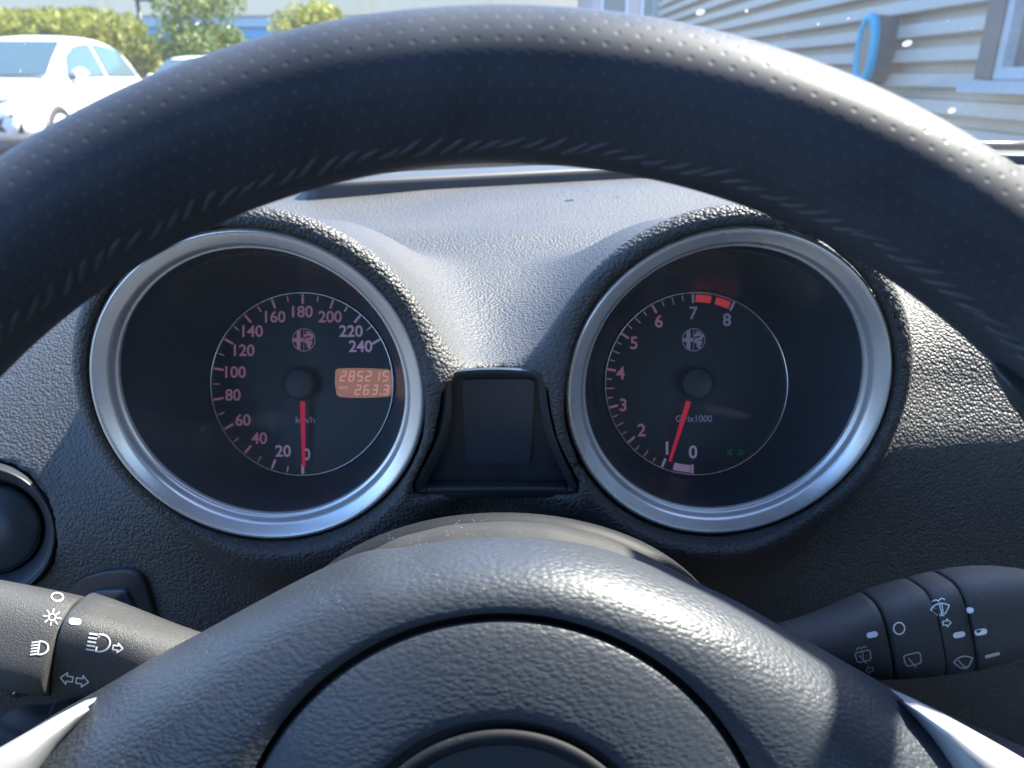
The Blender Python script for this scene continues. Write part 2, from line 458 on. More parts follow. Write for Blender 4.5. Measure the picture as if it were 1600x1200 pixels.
def flat(polys, fn):
    mb = MB()
    for p in polys: mb.add([fn(q[0], q[1]) for q in p], [tuple(range(len(p)))])
    return mb
_font_cache = {}
def text_mesh(s, bold=.0):
    key = (s, bold)
    if key not in _font_cache:
        c = bpy.data.curves.new('t', 'FONT'); c.body = s; c.align_x = 'CENTER'; c.align_y = 'CENTER'; c.size = 1; c.offset = bold; c.resolution_u = 4
        c.space_character = .98
        o = bpy.data.objects.new('t', c); COL.objects.link(o)
        dg = bpy.context.evaluated_depsgraph_get()
        me_ = bpy.data.meshes.new_from_object(o.evaluated_get(dg))
        vs_ = [v.co.copy() for v in me_.vertices]; fs_ = [tuple(p.vertices) for p in me_.polygons]
        bpy.data.objects.remove(o); bpy.data.curves.remove(c); bpy.data.meshes.remove(me_)
        x0, x1 = min(v.x for v in vs_), max(v.x for v in vs_); y0, y1 = min(v.y for v in vs_), max(v.y for v in vs_)
        _font_cache[key] = ([Vector(((v.x-(x0+x1)/2), (v.y-(y0+y1)/2))) for v in vs_], fs_, x1-x0, y1-y0)
    return _font_cache[key]
def text_on(mb, s, cx, cy, hpx, fn, bold=.0, wpx=None, squeeze=1.):
    vs_, fs_, w_, h_ = text_mesh(s, bold)
    k = hpx/h_; kx = k*squeeze if wpx is None else wpx/w_
    mb.add([fn(cx+v.x*kx, cy-v.y*k) for v in vs_], fs_)
SEG = {'0':'abcdef','1':'bc','2':'abged','3':'abgcd','4':'fgbc','5':'afgcd','6':'afgedc','7':'abc','8':'abcdefg','9':'abcdfg'}
def seven(polys, ch, x, y, w_, h_, t=1.6, slant=.18):
    P = {'a':((0,0),(1,0)),'b':((1,0),(1,.5)),'c':((1,.5),(1,1)),'d':((0,1),(1,1)),'e':((0,.5),(0,1)),'f':((0,0),(0,.5)),'g':((0,.5),(1,.5))}
    for s in SEG[ch]:
        (u0, v0), (u1, v1) = P[s]
        p0 = Vector((x+u0*w_+slant*h_*(1-v0), y+v0*h_)); p1 = Vector((x+u1*w_+slant*h_*(1-v1), y+v1*h_)); d = (p1-p0)*.10
        ribbon2(polys, [p0+d, p1-d], t)

# ================================================================== GAUGES
DIAL_Z = .3832
def gauge(name, label, cat, bc, dial_px, tacho):
    th = thing(name, label, cat, bc)
    n = Vector((math.sin(R(1.4)), -math.cos(R(1.4)), .0)); n.z = .03; n.normalize()     # bezel faces the driver
    e1 = Vector((0, 0, 1)).cross(n).normalized()*-1; e1 = Vector((math.cos(R(1.4)), math.sin(R(1.4)), 0)); e2 = n.cross(e1)*-1; 
    if e2.z < 0: e2 = -e2
    prof = [(.0662, .004), (.0660, .0005), (.0656, -.0010), (.0648, -.0018), (.0640, -.0017), (.0632, -.0012), (.0602, .0002), (.0596, .0007), (.0590, .0018), (.0586, .0032), (.0582, .0044), (.0578, .0048), (.0574, .0048), (.0571, .0054), (.0570, .0068)]
    rows = [circ(bc - n*d, e1, e2, r, 160) for r, d in prof]
    obj('bezel', MB().grid(rows, closed_v=True), M['satin'], th)
    # tunnel from the bezel down to the dial
    dc = at(dial_px[0], dial_px[1], DIAL_Z); dr = .0450
    tr = []
    for i in range(17):
        t = i/16
        c = (bc - n*.0062).lerp(dc, t); a1 = e1.lerp(RT, t).normalized(); a2 = e2.lerp(UP, t).normalized()
        rr = .0571*(1-t) + (dr+.0006)*t + .0016*math.sin(t*math.pi)
        tr.append(circ(c, a1, a2, rr, 128))
    obj('tunnel', MB().grid(tr, closed_v=True), M['tunnel'], th)
    K = FPX/DIAL_Z
    def lift(e): return lambda px, py: at(px, py, DIAL_Z-e)
    face = MB(); ring_ = circ(dc, RT, UP, dr+.0004, 128); face.add(ring_ + [dc], [(i, (i+1) % 128, 128) for i in range(128)])
    df = obj('dial_face', face, M['dial'], th)
    rp = [(dr+.0008, -.0001), (dr+.0007, -.0013), (dr+.0003, -.0021), (dr-.0002, -.0021), (dr-.0006, -.0012), (dr-.0007, -.0001)]
    obj('dial_ring', MB().grid([circ(dc + FW*d, RT, UP, r, 160) for r, d in rp], closed_v=True), M['ringmetal'], th)
    hx, hy = dial_px[0], dial_px[1]; RP = dr*K
    def pol(a, q): return (hx + RP*q*math.cos(R(a)), hy - RP*q*math.sin(R(a)))
    def tick(polys, a, q0, q1, wd): ribbon2(polys, [pol(a, q0), pol(a, q1)], wd)
    def part(nm, polys, m, e=.00035): return obj(nm, flat(polys, lift(e)), m, df, smooth=False)
    pink, pale, grey = [], [], []
    tp, tpl, tg = MB(), MB(), MB()
    if not tacho:
        for v in range(0, 241, 10):
            a = 270-v
            if v % 20 == 0: tick(pale if v in (220, 240, 0, 20) else pink, a, .892, .978, 3.6 if v else 4.6)
            else: tick(pink if 20 < v < 210 else pale, a, .922, .978, 2.0)
        for s, x, y in (('180',472.5,486.8),('160',430,494.8),('200',515.8,494.8),('140',394.7,517.3),('120',381.5,547.3),('100',368,581.3),('80',364,617),('60',379.7,656),('40',405,684.7)):
            text_on(tp, s, x, y, 18.6, lift(.0004), .018)
        for s, x, y in (('220',548.5,517.3),('240',563.5,541),('20',442.4,704.6),('0',479,709.9)):
            text_on(tpl, s, x, y, 18.6, lift(.0004), .018)
        text_on(tg, 'km/h', 477, 656, 9.5, lift(.0004), .01, 30)
        em = (474.7, 531)
    else:
        A = [267.8, 248, 221, 195.5, 170.7, 145.9, 119, 91.8, 64.7]
        for i, a in enumerate(A):
            tick(pale if i in (0, 1) else (grey if i in (7, 8) else pink), a, .897, .978, 3.8)
            if i in (1, 2, 3, 4, 5, 6):
                for j in (1, 2, 3):
                    aa = a + (A[i+1]-a)*j/4; tick(pink if i < 6 else grey, aa, .905 if j == 2 else .928, .978, 1.9)
        bar = [pol(a, q) for q, rng in ((.898, range(9)), (.978, range(8, -1, -1))) for a in [255 + 11.6*k/8 for k in rng]]
        bars = [[Vector(p) for p in bar]]
        obj('idle_bar', flat(bars, lift(.0005)), M['ink_pale'], df, smooth=False)
        red = []
        for a0, a1 in ((90.0, 79.6), (76.6, 66.6)):
            red.append([Vector(pol(a0+(a1-a0)*k/8, .898)) for k in range(9)] + [Vector(pol(a0+(a1-a0)*k/8, .978)) for k in range(8, -1, -1)])
        obj('red_zone', flat(red, lift(.0005)), M['ink_red'], df, smooth=False)
        for s, x, y in (('6',1029.5,501.8),('5',990.6,535.8),('4',969.5,582.7),('3',973.8,632.6),('2',1002.5,671.9)):
            text_on(tp, s, x, y, 20., lift(.0004), .018)
        for s, x, y in (('1',1042.3,700.1),('0',1082.9,706.3)): text_on(tpl, s, x, y, 20.5, lift(.0004), .02)
        for s, x, y in (('8',1135.9,499.6),('7',1083.8,489)): text_on(tg, s, x, y, 20., lift(.0004), .018)
        text_on(tg, 'Girix1000', 1084, 654, 10.5, lift(.0004), .008, 57)
        em = (1083.8, 531)
        gl = []
        for sx in (-1, 1):
            ribbon2(gl, arc2(1149+sx*4.5, 707, 3.6, 4.4, 90, 90-sx*180, 8), 1.6)
            for k in (-1, 0, 1): ribbon2(gl, [(1149+sx*9.5, 707+k*3), (1149+sx*12.5, 707+k*3.6)], 1.3)
        obj('telltale', flat(gl, lift(.0004)), M['ink_green'], df, smooth=False)
    part('scale_marks', pink, M['ink_pink']); part('scale_marks', pale, M['ink_pale'])
    if grey: part('scale_marks', grey, M['ink_grey'])
    obj('numerals', tp, M['ink_pink'], df, smooth=False); obj('numerals', tpl, M['ink_pale'], df, smooth=False)
    obj('lettering', tg, M['ink_grey'], df, smooth=False)
    # round badge: cross on the left half, coiled serpent on the right half
    ex, ey = em; b1 = []; r_ = 17.5
    b1.append([Vector((ex-11.3, ey-12.8)), Vector((ex-5.2, ey-15.8)), Vector((ex-5.2, ey+15.8)), Vector((ex-11.3, ey+12.8))])
    b1.append([Vector((ex-16.6, ey-3.0)), Vector((ex-11.3, ey-3.0)), Vector((ex-11.3, ey+3.0)), Vector((ex-16.6, ey+3.0))])
    b1.append([Vector((ex-5.2, ey-3.0)), Vector((ex-1.0, ey-3.0)), Vector((ex-1.0, ey+3.0)), Vector((ex-5.2, ey+3.0))])
    ser = [(1.5,-6.5),(5,-8),(10,-8.5),(13.5,-6),(12,-2.5),(7,-1.5),(3,0),(3.5,3.5),(8,3.5),(11.5,3),(10,7),(6.5,7.5),(7.5,11),(9.5,12)]
    ribbon2(b1, [(ex+x, ey+y) for x, y in ser], 4.2)
    ribbon2(b1, [(ex+4, ey-12.5), (ex+9.5, ey-11.5)], 2.2)
    rim_ = []; ribbon2(rim_, arc2(ex, ey, r_, r_, 0, 360, 40), 1.1); ribbon2(rim_, [(ex, ey-r_), (ex, ey+r_)], .8)
    mm = M['ink_grey'] if tacho else M['ink_pink']
    obj('emblem', flat(b1, lift(.0004)), mm, df, smooth=False); obj('emblem_ring', flat(rim_, lift(.0003)), M['ink_grey'], df, smooth=False)
    # needle and hub
    p0, p1 = ((1076.3, 627), (1046.7, 720.9)) if tacho else ((472.6, 627), (474.7, 729))
    a, b = at(*p0, DIAL_Z-.006), at(*p1, DIAL_Z-.0045); t = (b-a).normalized(); s = t.cross(FW).normalized(); q = FW*-.0008
    nd = MB(); wa, wb = .00125, .0007
    nd.add([a-s*wa, a+s*wa, b+s*wb, b-s*wb, a+q, b+q*.6], [(0,3,5,4), (4,5,2,1), (3,2,5), (0,4,1), (0,1,2,3)])
    obj('needle', nd, M['needle'], th, smooth=False)
    hb = [(.0001, -.0075), (.0060, -.0074), (.0072, -.0070), (.0078, -.0060), (.0078, -.0005)]
    c0 = at(hx-1, hy, DIAL_Z)
    obj('needle_hub', MB().grid([circ(c0+FW*d, RT, UP, r, 64) for r, d in hb], closed_v=True), M['hub'], th)
    if not tacho:
        box = [[Vector(p) for p in [(524,578.5),(528,576),(545,575.2),(580,575.6),(606,577),(611,580),(613.2,598),(611,617),(606,620),(580,621.4),(545,621.5),(530,620),(526,616.5),(523,598)]]]
        lc = obj('odometer_display', flat(box, lift(.0006)), M['lcd'], df, smooth=False)
        dg = []
        for i, ch in enumerate('285215'): seven(dg, ch, 531.5+i*13.2, 580.5, 7.0, 14.5)
        for i, ch in enumerate('263'): seven(dg, ch, 554.5+i*13.2, 602, 7.0, 14)
        seven(dg, '3', 598., 602, 7.0, 14)
        pill2(dg, 595.0, 615.5, 2.2, 2.0)
        d_ = obj('odometer_digits', flat(dg, lift(.0009)), M['lcd_ink'], df, smooth=False)
        km = MB(); text_on(km, 'km', 537, 605, 5.5, lift(.0009), .0, 13); obj('odometer_unit', km, M['lcd_ink'], df, smooth=False)
    lens = MB(); lc_ = bc - n*.0058; rg = circ(lc_, e1, e2, .0570, 96); lens.add(rg+[lc_], [(i, (i+1) % 96, 96) for i in range(96)])
    obj('lens', lens, M['lens'], th)
    return th
gauge('speedometer', 'left round instrument with silver bezel, speeds up to 240 and amber odometer', 'speedometer', LB, (473, 600), False)
gauge('tachometer', 'right round instrument with silver bezel, scale 0 to 8 and red zone', 'tachometer', RB, (1087, 599.5), True)

# ================================================================== INFORMATION DISPLAY
def smooth_loop(pts, n=96):
    """closed Catmull-Rom through the points, resampled"""
    m = len(pts); o = []
    for i in range(m):
        p0, p1, p2, p3 = [Vector(pts[(i+k-1) % m]) for k in range(4)]
        for j in range(max(2, n//m)):
            t = j/max(2, n//m)
            o.append(.5*((2*p1)+(p2-p0)*t+(2*p0-5*p1+4*p2-p3)*t*t+(3*p1-p0-3*p2+p3)*t**3))
    return o
ido = [(697,588),(712,578.5),(740,575),(772,574),(806,575),(834,579),(850,588),(856,606),(860,636),(868,672),(882,710),(902,752),(905,766),(894,772),(840,772),(772,772),(704,772),(652,772.5),(640,766),(643,752),(664,716),(680,680),(688,640),(691,606)]
idi = [(708,600),(716,591),(740,589),(772,588),(806,589),(832,591),(840,600),(842,614),(845,640),(853,680),(866,712),(885,752),(888,762),(880,764.5),(838,763.5),(772,763),(706,763.5),(672,764.5),(665,762),(668,752),(688,712),(700,680),(707,640),(707,614)]
IDY = .2775
disp = thing('information_display', 'dark trapezoid display between the two round instruments', 'display', at_y(772, 680, IDY+.01))
lo_, li_ = smooth_loop(ido, 96), smooth_loop(idi, 96)
def YP(pts, y): return [at_y(p.x, p.y, y) for p in pts]
def mixl(a, b, t): return [p.lerp(q, t) for p, q in zip(a, b)]
fr = MB().grid([YP(lo_, IDY+.0125), YP(lo_, IDY+.010), YP(lo_, IDY+.002), YP(mixl(lo_, li_, .25), IDY+.0002), YP(mixl(lo_, li_, .55), IDY), YP(li_, IDY+.0012), [at_y(p.x, p.y, IDY+.0012) + Vector((0, .0062, 0)) for p in li_]], closed_v=True)
obj('frame', fr, M['black'], disp, sharp=50)
scr = [at_y(p.x, p.y, IDY+.0012) + Vector((0, .0060, 0)) for p in li_]
sm = MB(); sm.add(scr, [tuple(range(len(scr)))]); back = obj('back_panel', sm, M['black'], disp, smooth=False)
win = smooth_loop([(725,594),(750,592.5),(776,592),(806,592.5),(832,594),(834.5,604),(833,650),(830,700),(828,716),(820,722.5),(776,723),(736,722.5),(728,716),(726,700),(724,650),(722.5,604)], 64)
wy = scr[0].y
sm = MB().grid([[at_y(p.x, p.y, wy-.0002) for p in win], [at_y(p.x, p.y, wy-.0012) for p in win]], closed_v=True)
k0 = len(sm.v); sm.f.append(tuple(range(k0-len(win), k0)))
obj('screen', sm, M['screen'], disp, sharp=40)
ld = MB(); c1, c2 = at_y(668, 747, wy-.0005), at_y(884, 747, wy-.0005)
ld.box((c1+c2)/2 + Vector((0, -.003, -.0035)), ((c2-c1).length, .007, .005)); obj('ledge', ld, M['black'], disp, bevel=.001)

# ================================================================== STEERING WHEEL
WD = .172; WPX, WPY = 785., 1375.
WC = at(WPX, WPY, WD); KW = FPX/WD
wheel = thing('steering_wheel', 'black perforated leather steering wheel in front of the instruments', 'steering wheel', WC)
RM, RR, RA = .1762, .0161, .0185
nu, nv = 420, 56
me = bpy.data.meshes.new('rim'); vs_, fs_, uvs = [], [], []
def rim_pt(th, ph, ex=0.):
    rad = RT*math.cos(th) + UP*math.sin(th)
    cr, sr = math.cos(ph), math.sin(ph)
    return rad*(RM + (RR+ex)*cr) - FW*((RA+ex)*sr)
for i in range(nu):
    for j in range(nv): vs_.append(rim_pt(2*math.pi*i/nu, 2*math.pi*j/nv))
for i in range(nu):
    for j in range(nv):
        i2, j2 = (i+1) % nu, (j+1) % nv
        fs_.append((i*nv+j, i2*nv+j, i2*nv+j2, i*nv+j2))
        uvs += [(i*2*math.pi/nu*RM, j*2*math.pi/nv*.0173), ((i+1)*2*math.pi/nu*RM, j*2*math.pi/nv*.0173), ((i+1)*2*math.pi/nu*RM, (j+1)*2*math.pi/nv*.0173), (i*2*math.pi/nu*RM, (j+1)*2*math.pi/nv*.0173)]
me.from_pydata([tuple(v) for v in vs_], [], fs_)
uvl = me.uv_layers.new(name='arc')
uvl.data.foreach_set('uv', [c for p in uvs for c in p])
rim = obj('rim', me, M['rim'], wheel)
# sewn seam round the inner side of the rim
st = MB()
for k in range(230):
    th = 2*math.pi*(k+random.uniform(-.08, .08))/230; ln = random.uniform(.8, 1.1); p0 = math.pi - R(20) - R(5)*random.random()
    pts = []
    for q in range(7):
        t = q/6
        pts.append(WC + rim_pt(th + (t-.5)*.060*ln, p0 + R(20)*(t-.5)*ln + R(1.5)*math.sin(t*5+k), -.0007 + .0006*math.sin(t*math.pi)))
    st.tube(pts, [.0002, .0005, .0007, .0007, .0007, .0005, .0002], 6)
obj('stitching', st, M['stitch'], rim)

# hub cover: polar loft from the groove of the horn pad out to the outline
outl = [(-420,1500),(-260,1330),(-110,1235),(0,1168),(70,1124),(150,1080),(235,1030),(320,985),(410,936),(500,890),(570,862),(640,854),(715,842),(790,839),(860,842),(950,860),(1060,900),(1140,934),(1220,978),(1330,1040),(1400,1078),(1500,1122),(1600,1168),(1720,1230),(1860,1330),(2010,1500),(2000,1800),(1500,1950),(785,2000),(80,1950),(-410,1800)]
outl_s = smooth_loop(outl, 31*6)
DISH = .046
def DO(x): return .188 + DISH + .000000045*(x-785)**2
def hub_rows():
    HC = (785., 1389.)
    rows = [[] for _ in range(19)]
    for p in outl_s:
        a = math.atan2(p.y-HC[1], p.x-HC[0])
        g = at(HC[0]+431*math.cos(a), HC[1]+431*math.sin(a), .1605+DISH)
        g0 = g + FW*.006
        O = at(p.x, p.y, DO(p.x))
        rows[0].append(g0); rows[1].append(g + FW*.0012)
        for i in range(15):
            t = i/14; ang = t*math.pi/2
            lat = O - g; dep = lat.dot(FW); side = lat - FW*dep
            rad = (O-EYEP); 
            q = g + side*math.sin(ang)**.92 + FW*dep*(1-math.cos(ang))**1.05
            rows[2+i].append(q)
        rows[17].append(O + FW*.006 + (at(785,1389,DO(p.x)+.006)-O)*.02)
        rows[18].append(O + FW*.02 + (at(785,1389,DO(p.x)+.02)-O)*.10)
    return rows
HR = hub_rows()
obj('hub_cover', MB().grid(HR, closed_v=True), M['pad'], wheel)
bs = [(380,985),(470,925),(560,872),(620,840),(700,820),(785,813.5),(860,818),(940,838),(1010,868),(1100,915),(1200,975)]
bl = []
for i in range(len(bs)-1):
    for t in range(8): bl.append(Vector(bs[i]).lerp(Vector(bs[i+1]), t/8))
for _ in range(3): bl = [bl[0]] + [(bl[i-1]+bl[i]*2+bl[i+1])/4 for i in range(1, len(bl)-1)] + [bl[-1]]
rows = [[at(p.x, p.y+dy, d+DISH-.001) for p in bl] for dy, d in ((40,.196),(14,.199),(5,.202),(1,.206),(0,.211),(2,.218),(30,.226))]
obj('hub_back_shell', MB().grid(rows), M['shell'], wheel)
def disc_part(name, rpx, prof, m, n=160):
    """round part about the wheel axis; prof = (fraction of radius, depth from the eye)"""
    rows = [[at(785+rpx*f*math.cos(2*math.pi*i/n), 1389+rpx*f*math.sin(2*math.pi*i/n), d+DISH) for i in range(n)] for f, d in prof]
    return obj(name, MB().grid(rows, closed_v=True), m, wheel)
disc_part('pad_gap', 433, [(1.0,.163),(1.0,.1665),(.96,.1665),(.5,.1665)], M['gap'])
pad = disc_part('horn_pad', 421, [(1.0,.167),(1.0,.1618),(.996,.1609),(.985,.1603),(.95,.1592),(.9,.1580),(.82,.1565),(.74,.1554),(.68,.1548),(.645,.1546),(.628,.1550),(.624,.1562),(.622,.160)], M['pad'])
disc_part('badge_gap', 262, [(1.0,.1575),(.5,.1575)], M['gap'])
disc_part('badge_ring', 251, [(1.0,.158),(1.0,.1552),(.985,.1541),(.96,.1536),(.93,.1536),(.905,.1542),(.895,.1552),(.89,.157)], M['shroud'])
disc_part('badge_disc', 226, [(1.0,.1562),(.8,.1556),(.4,.1550),(.001,.1548)], M['black'])
# silver blades on both spokes
def blade(pts_top, pts_bot, d0, d1):
    rows = []
    n = len(pts_top)
    for k in range(7):
        t = k/6; bul = math.sin(t*math.pi)*.0035
        rows.append([at(a[0]+(b[0]-a[0])*t, a[1]+(b[1]-a[1])*t, (d0+(d1-d0)*i/(n-1))-.0045-bul) for i, (a, b) in enumerate(zip(pts_top, pts_bot))])
    rows = [[p+FW*.008 for p in rows[0]]] + rows + [[p+FW*.008 for p in rows[-1]]]
    return MB().grid(rows)
lt = [(137,1104),(110,1112),(60,1138),(0,1172),(-120,1240),(-300,1370)]
lb = [(141,1112),(122,1128),(88,1160),(50,1204),(-20,1300),(-100,1450)]
obj('spoke_trim', blade(lt, lb, .238, .212), M['silver'], wheel)
rt_ = [(1411,1093),(1436,1103),(1500,1134),(1600,1190),(1720,1260),(1880,1380)]
rb_ = [(1414,1102),(1432,1120),(1466,1158),(1500,1210),(1570,1300),(1660,1450)]
obj('spoke_trim', blade(rt_, rb_, .238, .212), M['silver'], wheel)
# end of the grip: moulded thumb rest under the rim on the right and on the left
for sx, pts in ((1, [(1548,572),(1570,562),(1600,560),(1650,590),(1700,680),(1690,760),(1640,720),(1600,660),(1570,618)]), (-1, [(-40,700),(-70,690),(-110,700),(-160,740),(-180,800),(-150,840),(-110,810),(-80,770),(-50,730)])):
    lp = smooth_loop(pts, 54); c = Vector((sum(p.x for p in lp)/len(lp), sum(p.y for p in lp)/len(lp)))
    rows = [[at(p.x, p.y, .186) for p in lp], [at(p.x, p.y, .176) for p in lp]] + [[at(*(c.lerp(p, f)), d) for p in lp] for f, d in ((.94,.1735),(.8,.172),(.5,.1708),(.02,.1703))]
    obj('thumb_rest', MB().grid(rows, closed_v=True), M['black'], wheel)
# spokes under the cover that carry the rim (below the picture)
for a0 in (200, 340, 270):
    pts = [WC + FW*.03 + (RT*math.cos(R(a0)) + UP*math.sin(R(a0)))*q for q in (.05, .1, .15, RM)]
    obj('spoke', MB().tube(pts, [.022, .02, .016, .012], 16), M['pad'], wheel)

# ================================================================== STEERING COLUMN
colm = thing('steering_column_cover', 'smooth black steering column cover arching above the wheel hub', 'column cover', at(787, 1000, .27))
rows = []
for d, ax_, ay_, cy in ((.325,330,196,1012),(.306,345,206,1012),(.289,347,211,1011),(.283,345,210,1011),(.279,338,204,1012),(.277,325,192,1013),(.275,260,140,1015)):
    rows.append([at(787+ax_*math.cos(R(a)), cy-ay_*math.sin(R(a)), d) for a in range(-60, 241, 4)])
obj('upper_shell', MB().grid(rows), M['shroud'], colm)
lw = smooth_loop([(-40,1150),(0,1122),(28,1104),(80,1098),(140,1084),(220,1080),(420,1100),(420,1300),(-40,1300)], 72)
c = Vector((150, 1200))
rows = [[at(*(c.lerp(p, f)), d) for p in lw] for f, d in ((1.,.30),(1.,.272),(.985,.266),(.95,.262),(.8,.257),(.02,.254))]
obj('lower_shell', MB().grid(rows, closed_v=True), M['shroud'], colm)
sg = []; ribbon2(sg, [(86,1097),(82,1104),(76,1122),(72,1140)], 2.6)
obj('shell_seam', flat(sg, lambda x, y: at(x, y, .2535)), M['gap'], colm, smooth=False)

# ================================================================== STALKS
def stalk_mesh(stations, depth_fn, roll=0.):
    """stations: (px, py, radius px, superellipse exponent, front flattening)"""
    P = [at(s[0], s[1], depth_fn(s[0])) for s in stations]; rows = []; nn = 72
    for i, s in enumerate(stations):
        t = (P[min(i+1, len(P)-1)] - P[max(i-1, 0)]).normalized()
        f = (EYEP-P[i]); f = (f - t*f.dot(t)).normalized(); u = t.cross(f).normalized()
        if u.z < 0: u = -u
        u, f = u*math.cos(R(roll)) + f*math.sin(R(roll)), f*math.cos(R(roll)) - u*math.sin(R(roll))
        r = s[2]/FPX*depth_fn(s[0]); e = s[3]; ff = s[4]; row = []
        for k in range(nn):
            a = 2*math.pi*k/nn; c, q = math.cos(a), math.sin(a)
            c_ = math.copysign(abs(c)**(2/e), c); q_ = math.copysign(abs(q)**(2/e), q)
            fr_ = c_*(ff if c > 0 else .95)
            row.append(P[i] + u*(r*q_) + f*(r*fr_))
        rows.append(row)
    return MB().grid(rows, closed_v=True, cap=True)
def bvh_of(*mbs):
    v, f = [], []
    for mb in mbs:
        o = len(v); v += mb.v; f += [tuple(i+o for i in q) for q in mb.f]
    return BVHTree.FromPolygons(v, f)
# light stalk (left)
dl = lambda x: .262 + .00002*x
cl = lambda x: 989 + .185*x
ls = thing('light_stalk', 'left stalk with headlamp and indicator symbols, sunlit on top', 'stalk', at(100, 1000, .23))
knob = stalk_mesh([(x+17, cl(x+17), r*.955, e, f) for x, r, e, f in ((-175,20,2,.9),(-170,52,2.1,.9),(-155,70,2.3,.9),(-120,78,2.5,.9),(-60,80,2.6,.9),(0,80,2.6,.88),(60,79,2.7,.86),(86,78,2.7,.85),(90,76.5,2.7,.85),(91,72,2.7,.85))], dl, 8)
stem = stalk_mesh([(x+17, cl(x+17), r*.955, e, f) for x, r, e, f in ((92.5,72,3.2,.72),(93.5,76.5,3.4,.70),(97,78,3.5,.69),(130,73.5,3.6,.69),(170,68,3.4,.72),(205,63.5,3.0,.80),(240,60,2.5,.92),(270,57.5,2.2,.98),(310,55,2.,1.),(380,52,2.,1.),(470,46,2.,1.),(560,44,2.,1.))], dl, 34)
ko = obj('knob', knob, M['stalk'], ls, sharp=60); so = obj('stem', stem, M['stalk'], ls, sharp=60)
LBV = bvh_of(knob, stem)
def icon(name, polys, par, bv, m='print'): obj(name, drape(polys, bv), M[m], par, smooth=False)
p = []; ribbon2(p, arc2(89.5,933.5,9.0,6.2,0,360,28,8), 1.9, False); icon('off_symbol', p, ko, LBV)
p = []; ribbon2(p, arc2(81.8,964.6,5.4,5.0,0,360,20), 1.9)
for k in range(8):
    a = R(k*45+10); ribbon2(p, [(81.8+8.6*math.cos(a), 964.6+8.*math.sin(a)), (81.8+13.6*math.cos(a), 964.6+12.6*math.sin(a))], 1.8)
icon('side_light_symbol', p, ko, LBV)
def lamp(x0, y0, sc_, tilt, arrow=None):
    q = []
    D = [(0,-13),(4,-13)] + [(4+15*math.cos(R(a)), -13*math.sin(R(a))) for a in range(80, -81, -16)] + [(4,13),(0,13)]
    D = [(x-y*.10, y) for x, y in D]
    ribbon2(q, xf(D, x0, y0, tilt, sc_), 2.3, True)
    for k in range(5):
        y = -12+6*k; ribbon2(q, xf([(-3-y*.10, y), (-15-y*.10, y+(2.2 if arrow is None else -.6))], x0, y0, tilt, sc_), 1.9 if arrow is None else 2.4)
    return q
icon('dipped_beam_symbol', lamp(61, 1012, .78, 2), ko, LBV)
icon('main_beam_symbol', lamp(153, 1004, 1.02, 6, True), so, LBV)
p = []; pill2(p, 117.3, 971.4, 19, 9.6, 6); icon('index_mark', p, so, LBV)
ARW = [(-8,-3.4),(0,-3.4),(0,-7.5),(8.2,0),(0,7.5),(0,3.4),(-8,3.4)]
p = []; ribbon2(p, xf(ARW, 184.5, 1012.2, 8, .95), 1.9, True); icon('arrow_symbol', p, so, LBV)
p = []; ribbon2(p, xf([(-x, y) for x, y in ARW], 104.5, 1059.6, 9, 1.2), 2., True); ribbon2(p, xf(ARW, 129, 1063.8, 9, 1.2), 2., True); icon('indicator_symbol', p, so, LBV)
# wiper stalk (right)
dr_ = lambda x: .267 - .00001*(x-1400)
cr_ = lambda x: 994 - .195*(x-1365)
ws = thing('wiper_stalk', 'right stalk with rotating rings and wiper symbols', 'stalk', at(1430, 980, .236))
def wst(L): return stalk_mesh([(x-17, cr_(x-17), r, e, f) for x, r, e, f in L], dr_, 26)
stem_w = wst(((1130,40,2,1.),(1200,43,2,1.),(1270,48,2,1.),(1310,53,2.1,.98),(1345,58,2.5,.88),(1375,62,2.9,.8),(1384,63,3.,.78),(1386,61,3.,.76),(1387,58,3.,.75)))
ring1 = wst(((1388,58,3.,.75),(1389,62.5,3.,.80),(1392,64,3.,.82),(1410,66,3.2,.78),(1440,69,3.3,.76),(1457,70,3.2,.80),(1460,68.5,3.2,.80),(1461,65,3.2,.78)))
ring2 = wst(((1462,65,3.2,.78),(1463,69,3.2,.78),(1466,70.5,3.3,.78),(1485,71.5,3.3,.77),(1503,72,3.3,.77),(1505,70.5,3.3,.76),(1506,67,3.3,.75)))
tip = wst(((1507,67,3.,.76),(1508,71.5,3.,.80),(1511,73,3.,.82),(1535,73,3.,.80),(1565,71,2.8,.80),(1595,66,2.6,.84),(1625,58,2.4,.9),(1650,47,2.2,.95),(1668,33,2.,1.),(1678,16,2.,1.),(1681,3,2.,1.)))
o1 = obj('stem', stem_w, M['stalk'], ws, sharp=60); o2 = obj('rear_wiper_ring', ring1, M['stalk'], ws, sharp=60); o3 = obj('speed_ring', ring2, M['stalk'], ws, sharp=60); o4 = obj('end_knob', tip, M['stalk'], ws, sharp=60)
WBV = bvh_of(stem_w, ring1, ring2, tip)
p = []; pill2(p, 1362.4, 991.6, 18, 9, -12); icon('index_mark', p, o1, WBV)
def rearwin(cx, cy, s, wash):
    q = []; t = -13
    ribbon2(q, xf([(-13,-6),(-10,-8.5),(10,-8.5),(13,-6),(12,6),(9,8.5),(-9,8.5),(-12,6)], cx, cy, t, s), 1.7, True)
    ribbon2(q, xf([(-6,-2.5),(2.5,13)], cx, cy, t, s), 1.7)
    if wash:
        for sx in (-1, 1):
            ribbon2(q, xf(arc2(sx*4.5, -12, 4.5, 3.6, 20, 160, 6), cx, cy, t, s), 1.3)
        ribbon2(q, xf([(0,-9),(0,3)], cx, cy, t, s), 1.2)
    return q
icon('rear_washer_symbol', rearwin(1348.4, 1025, .92, True), o1, WBV, 'print_dim')
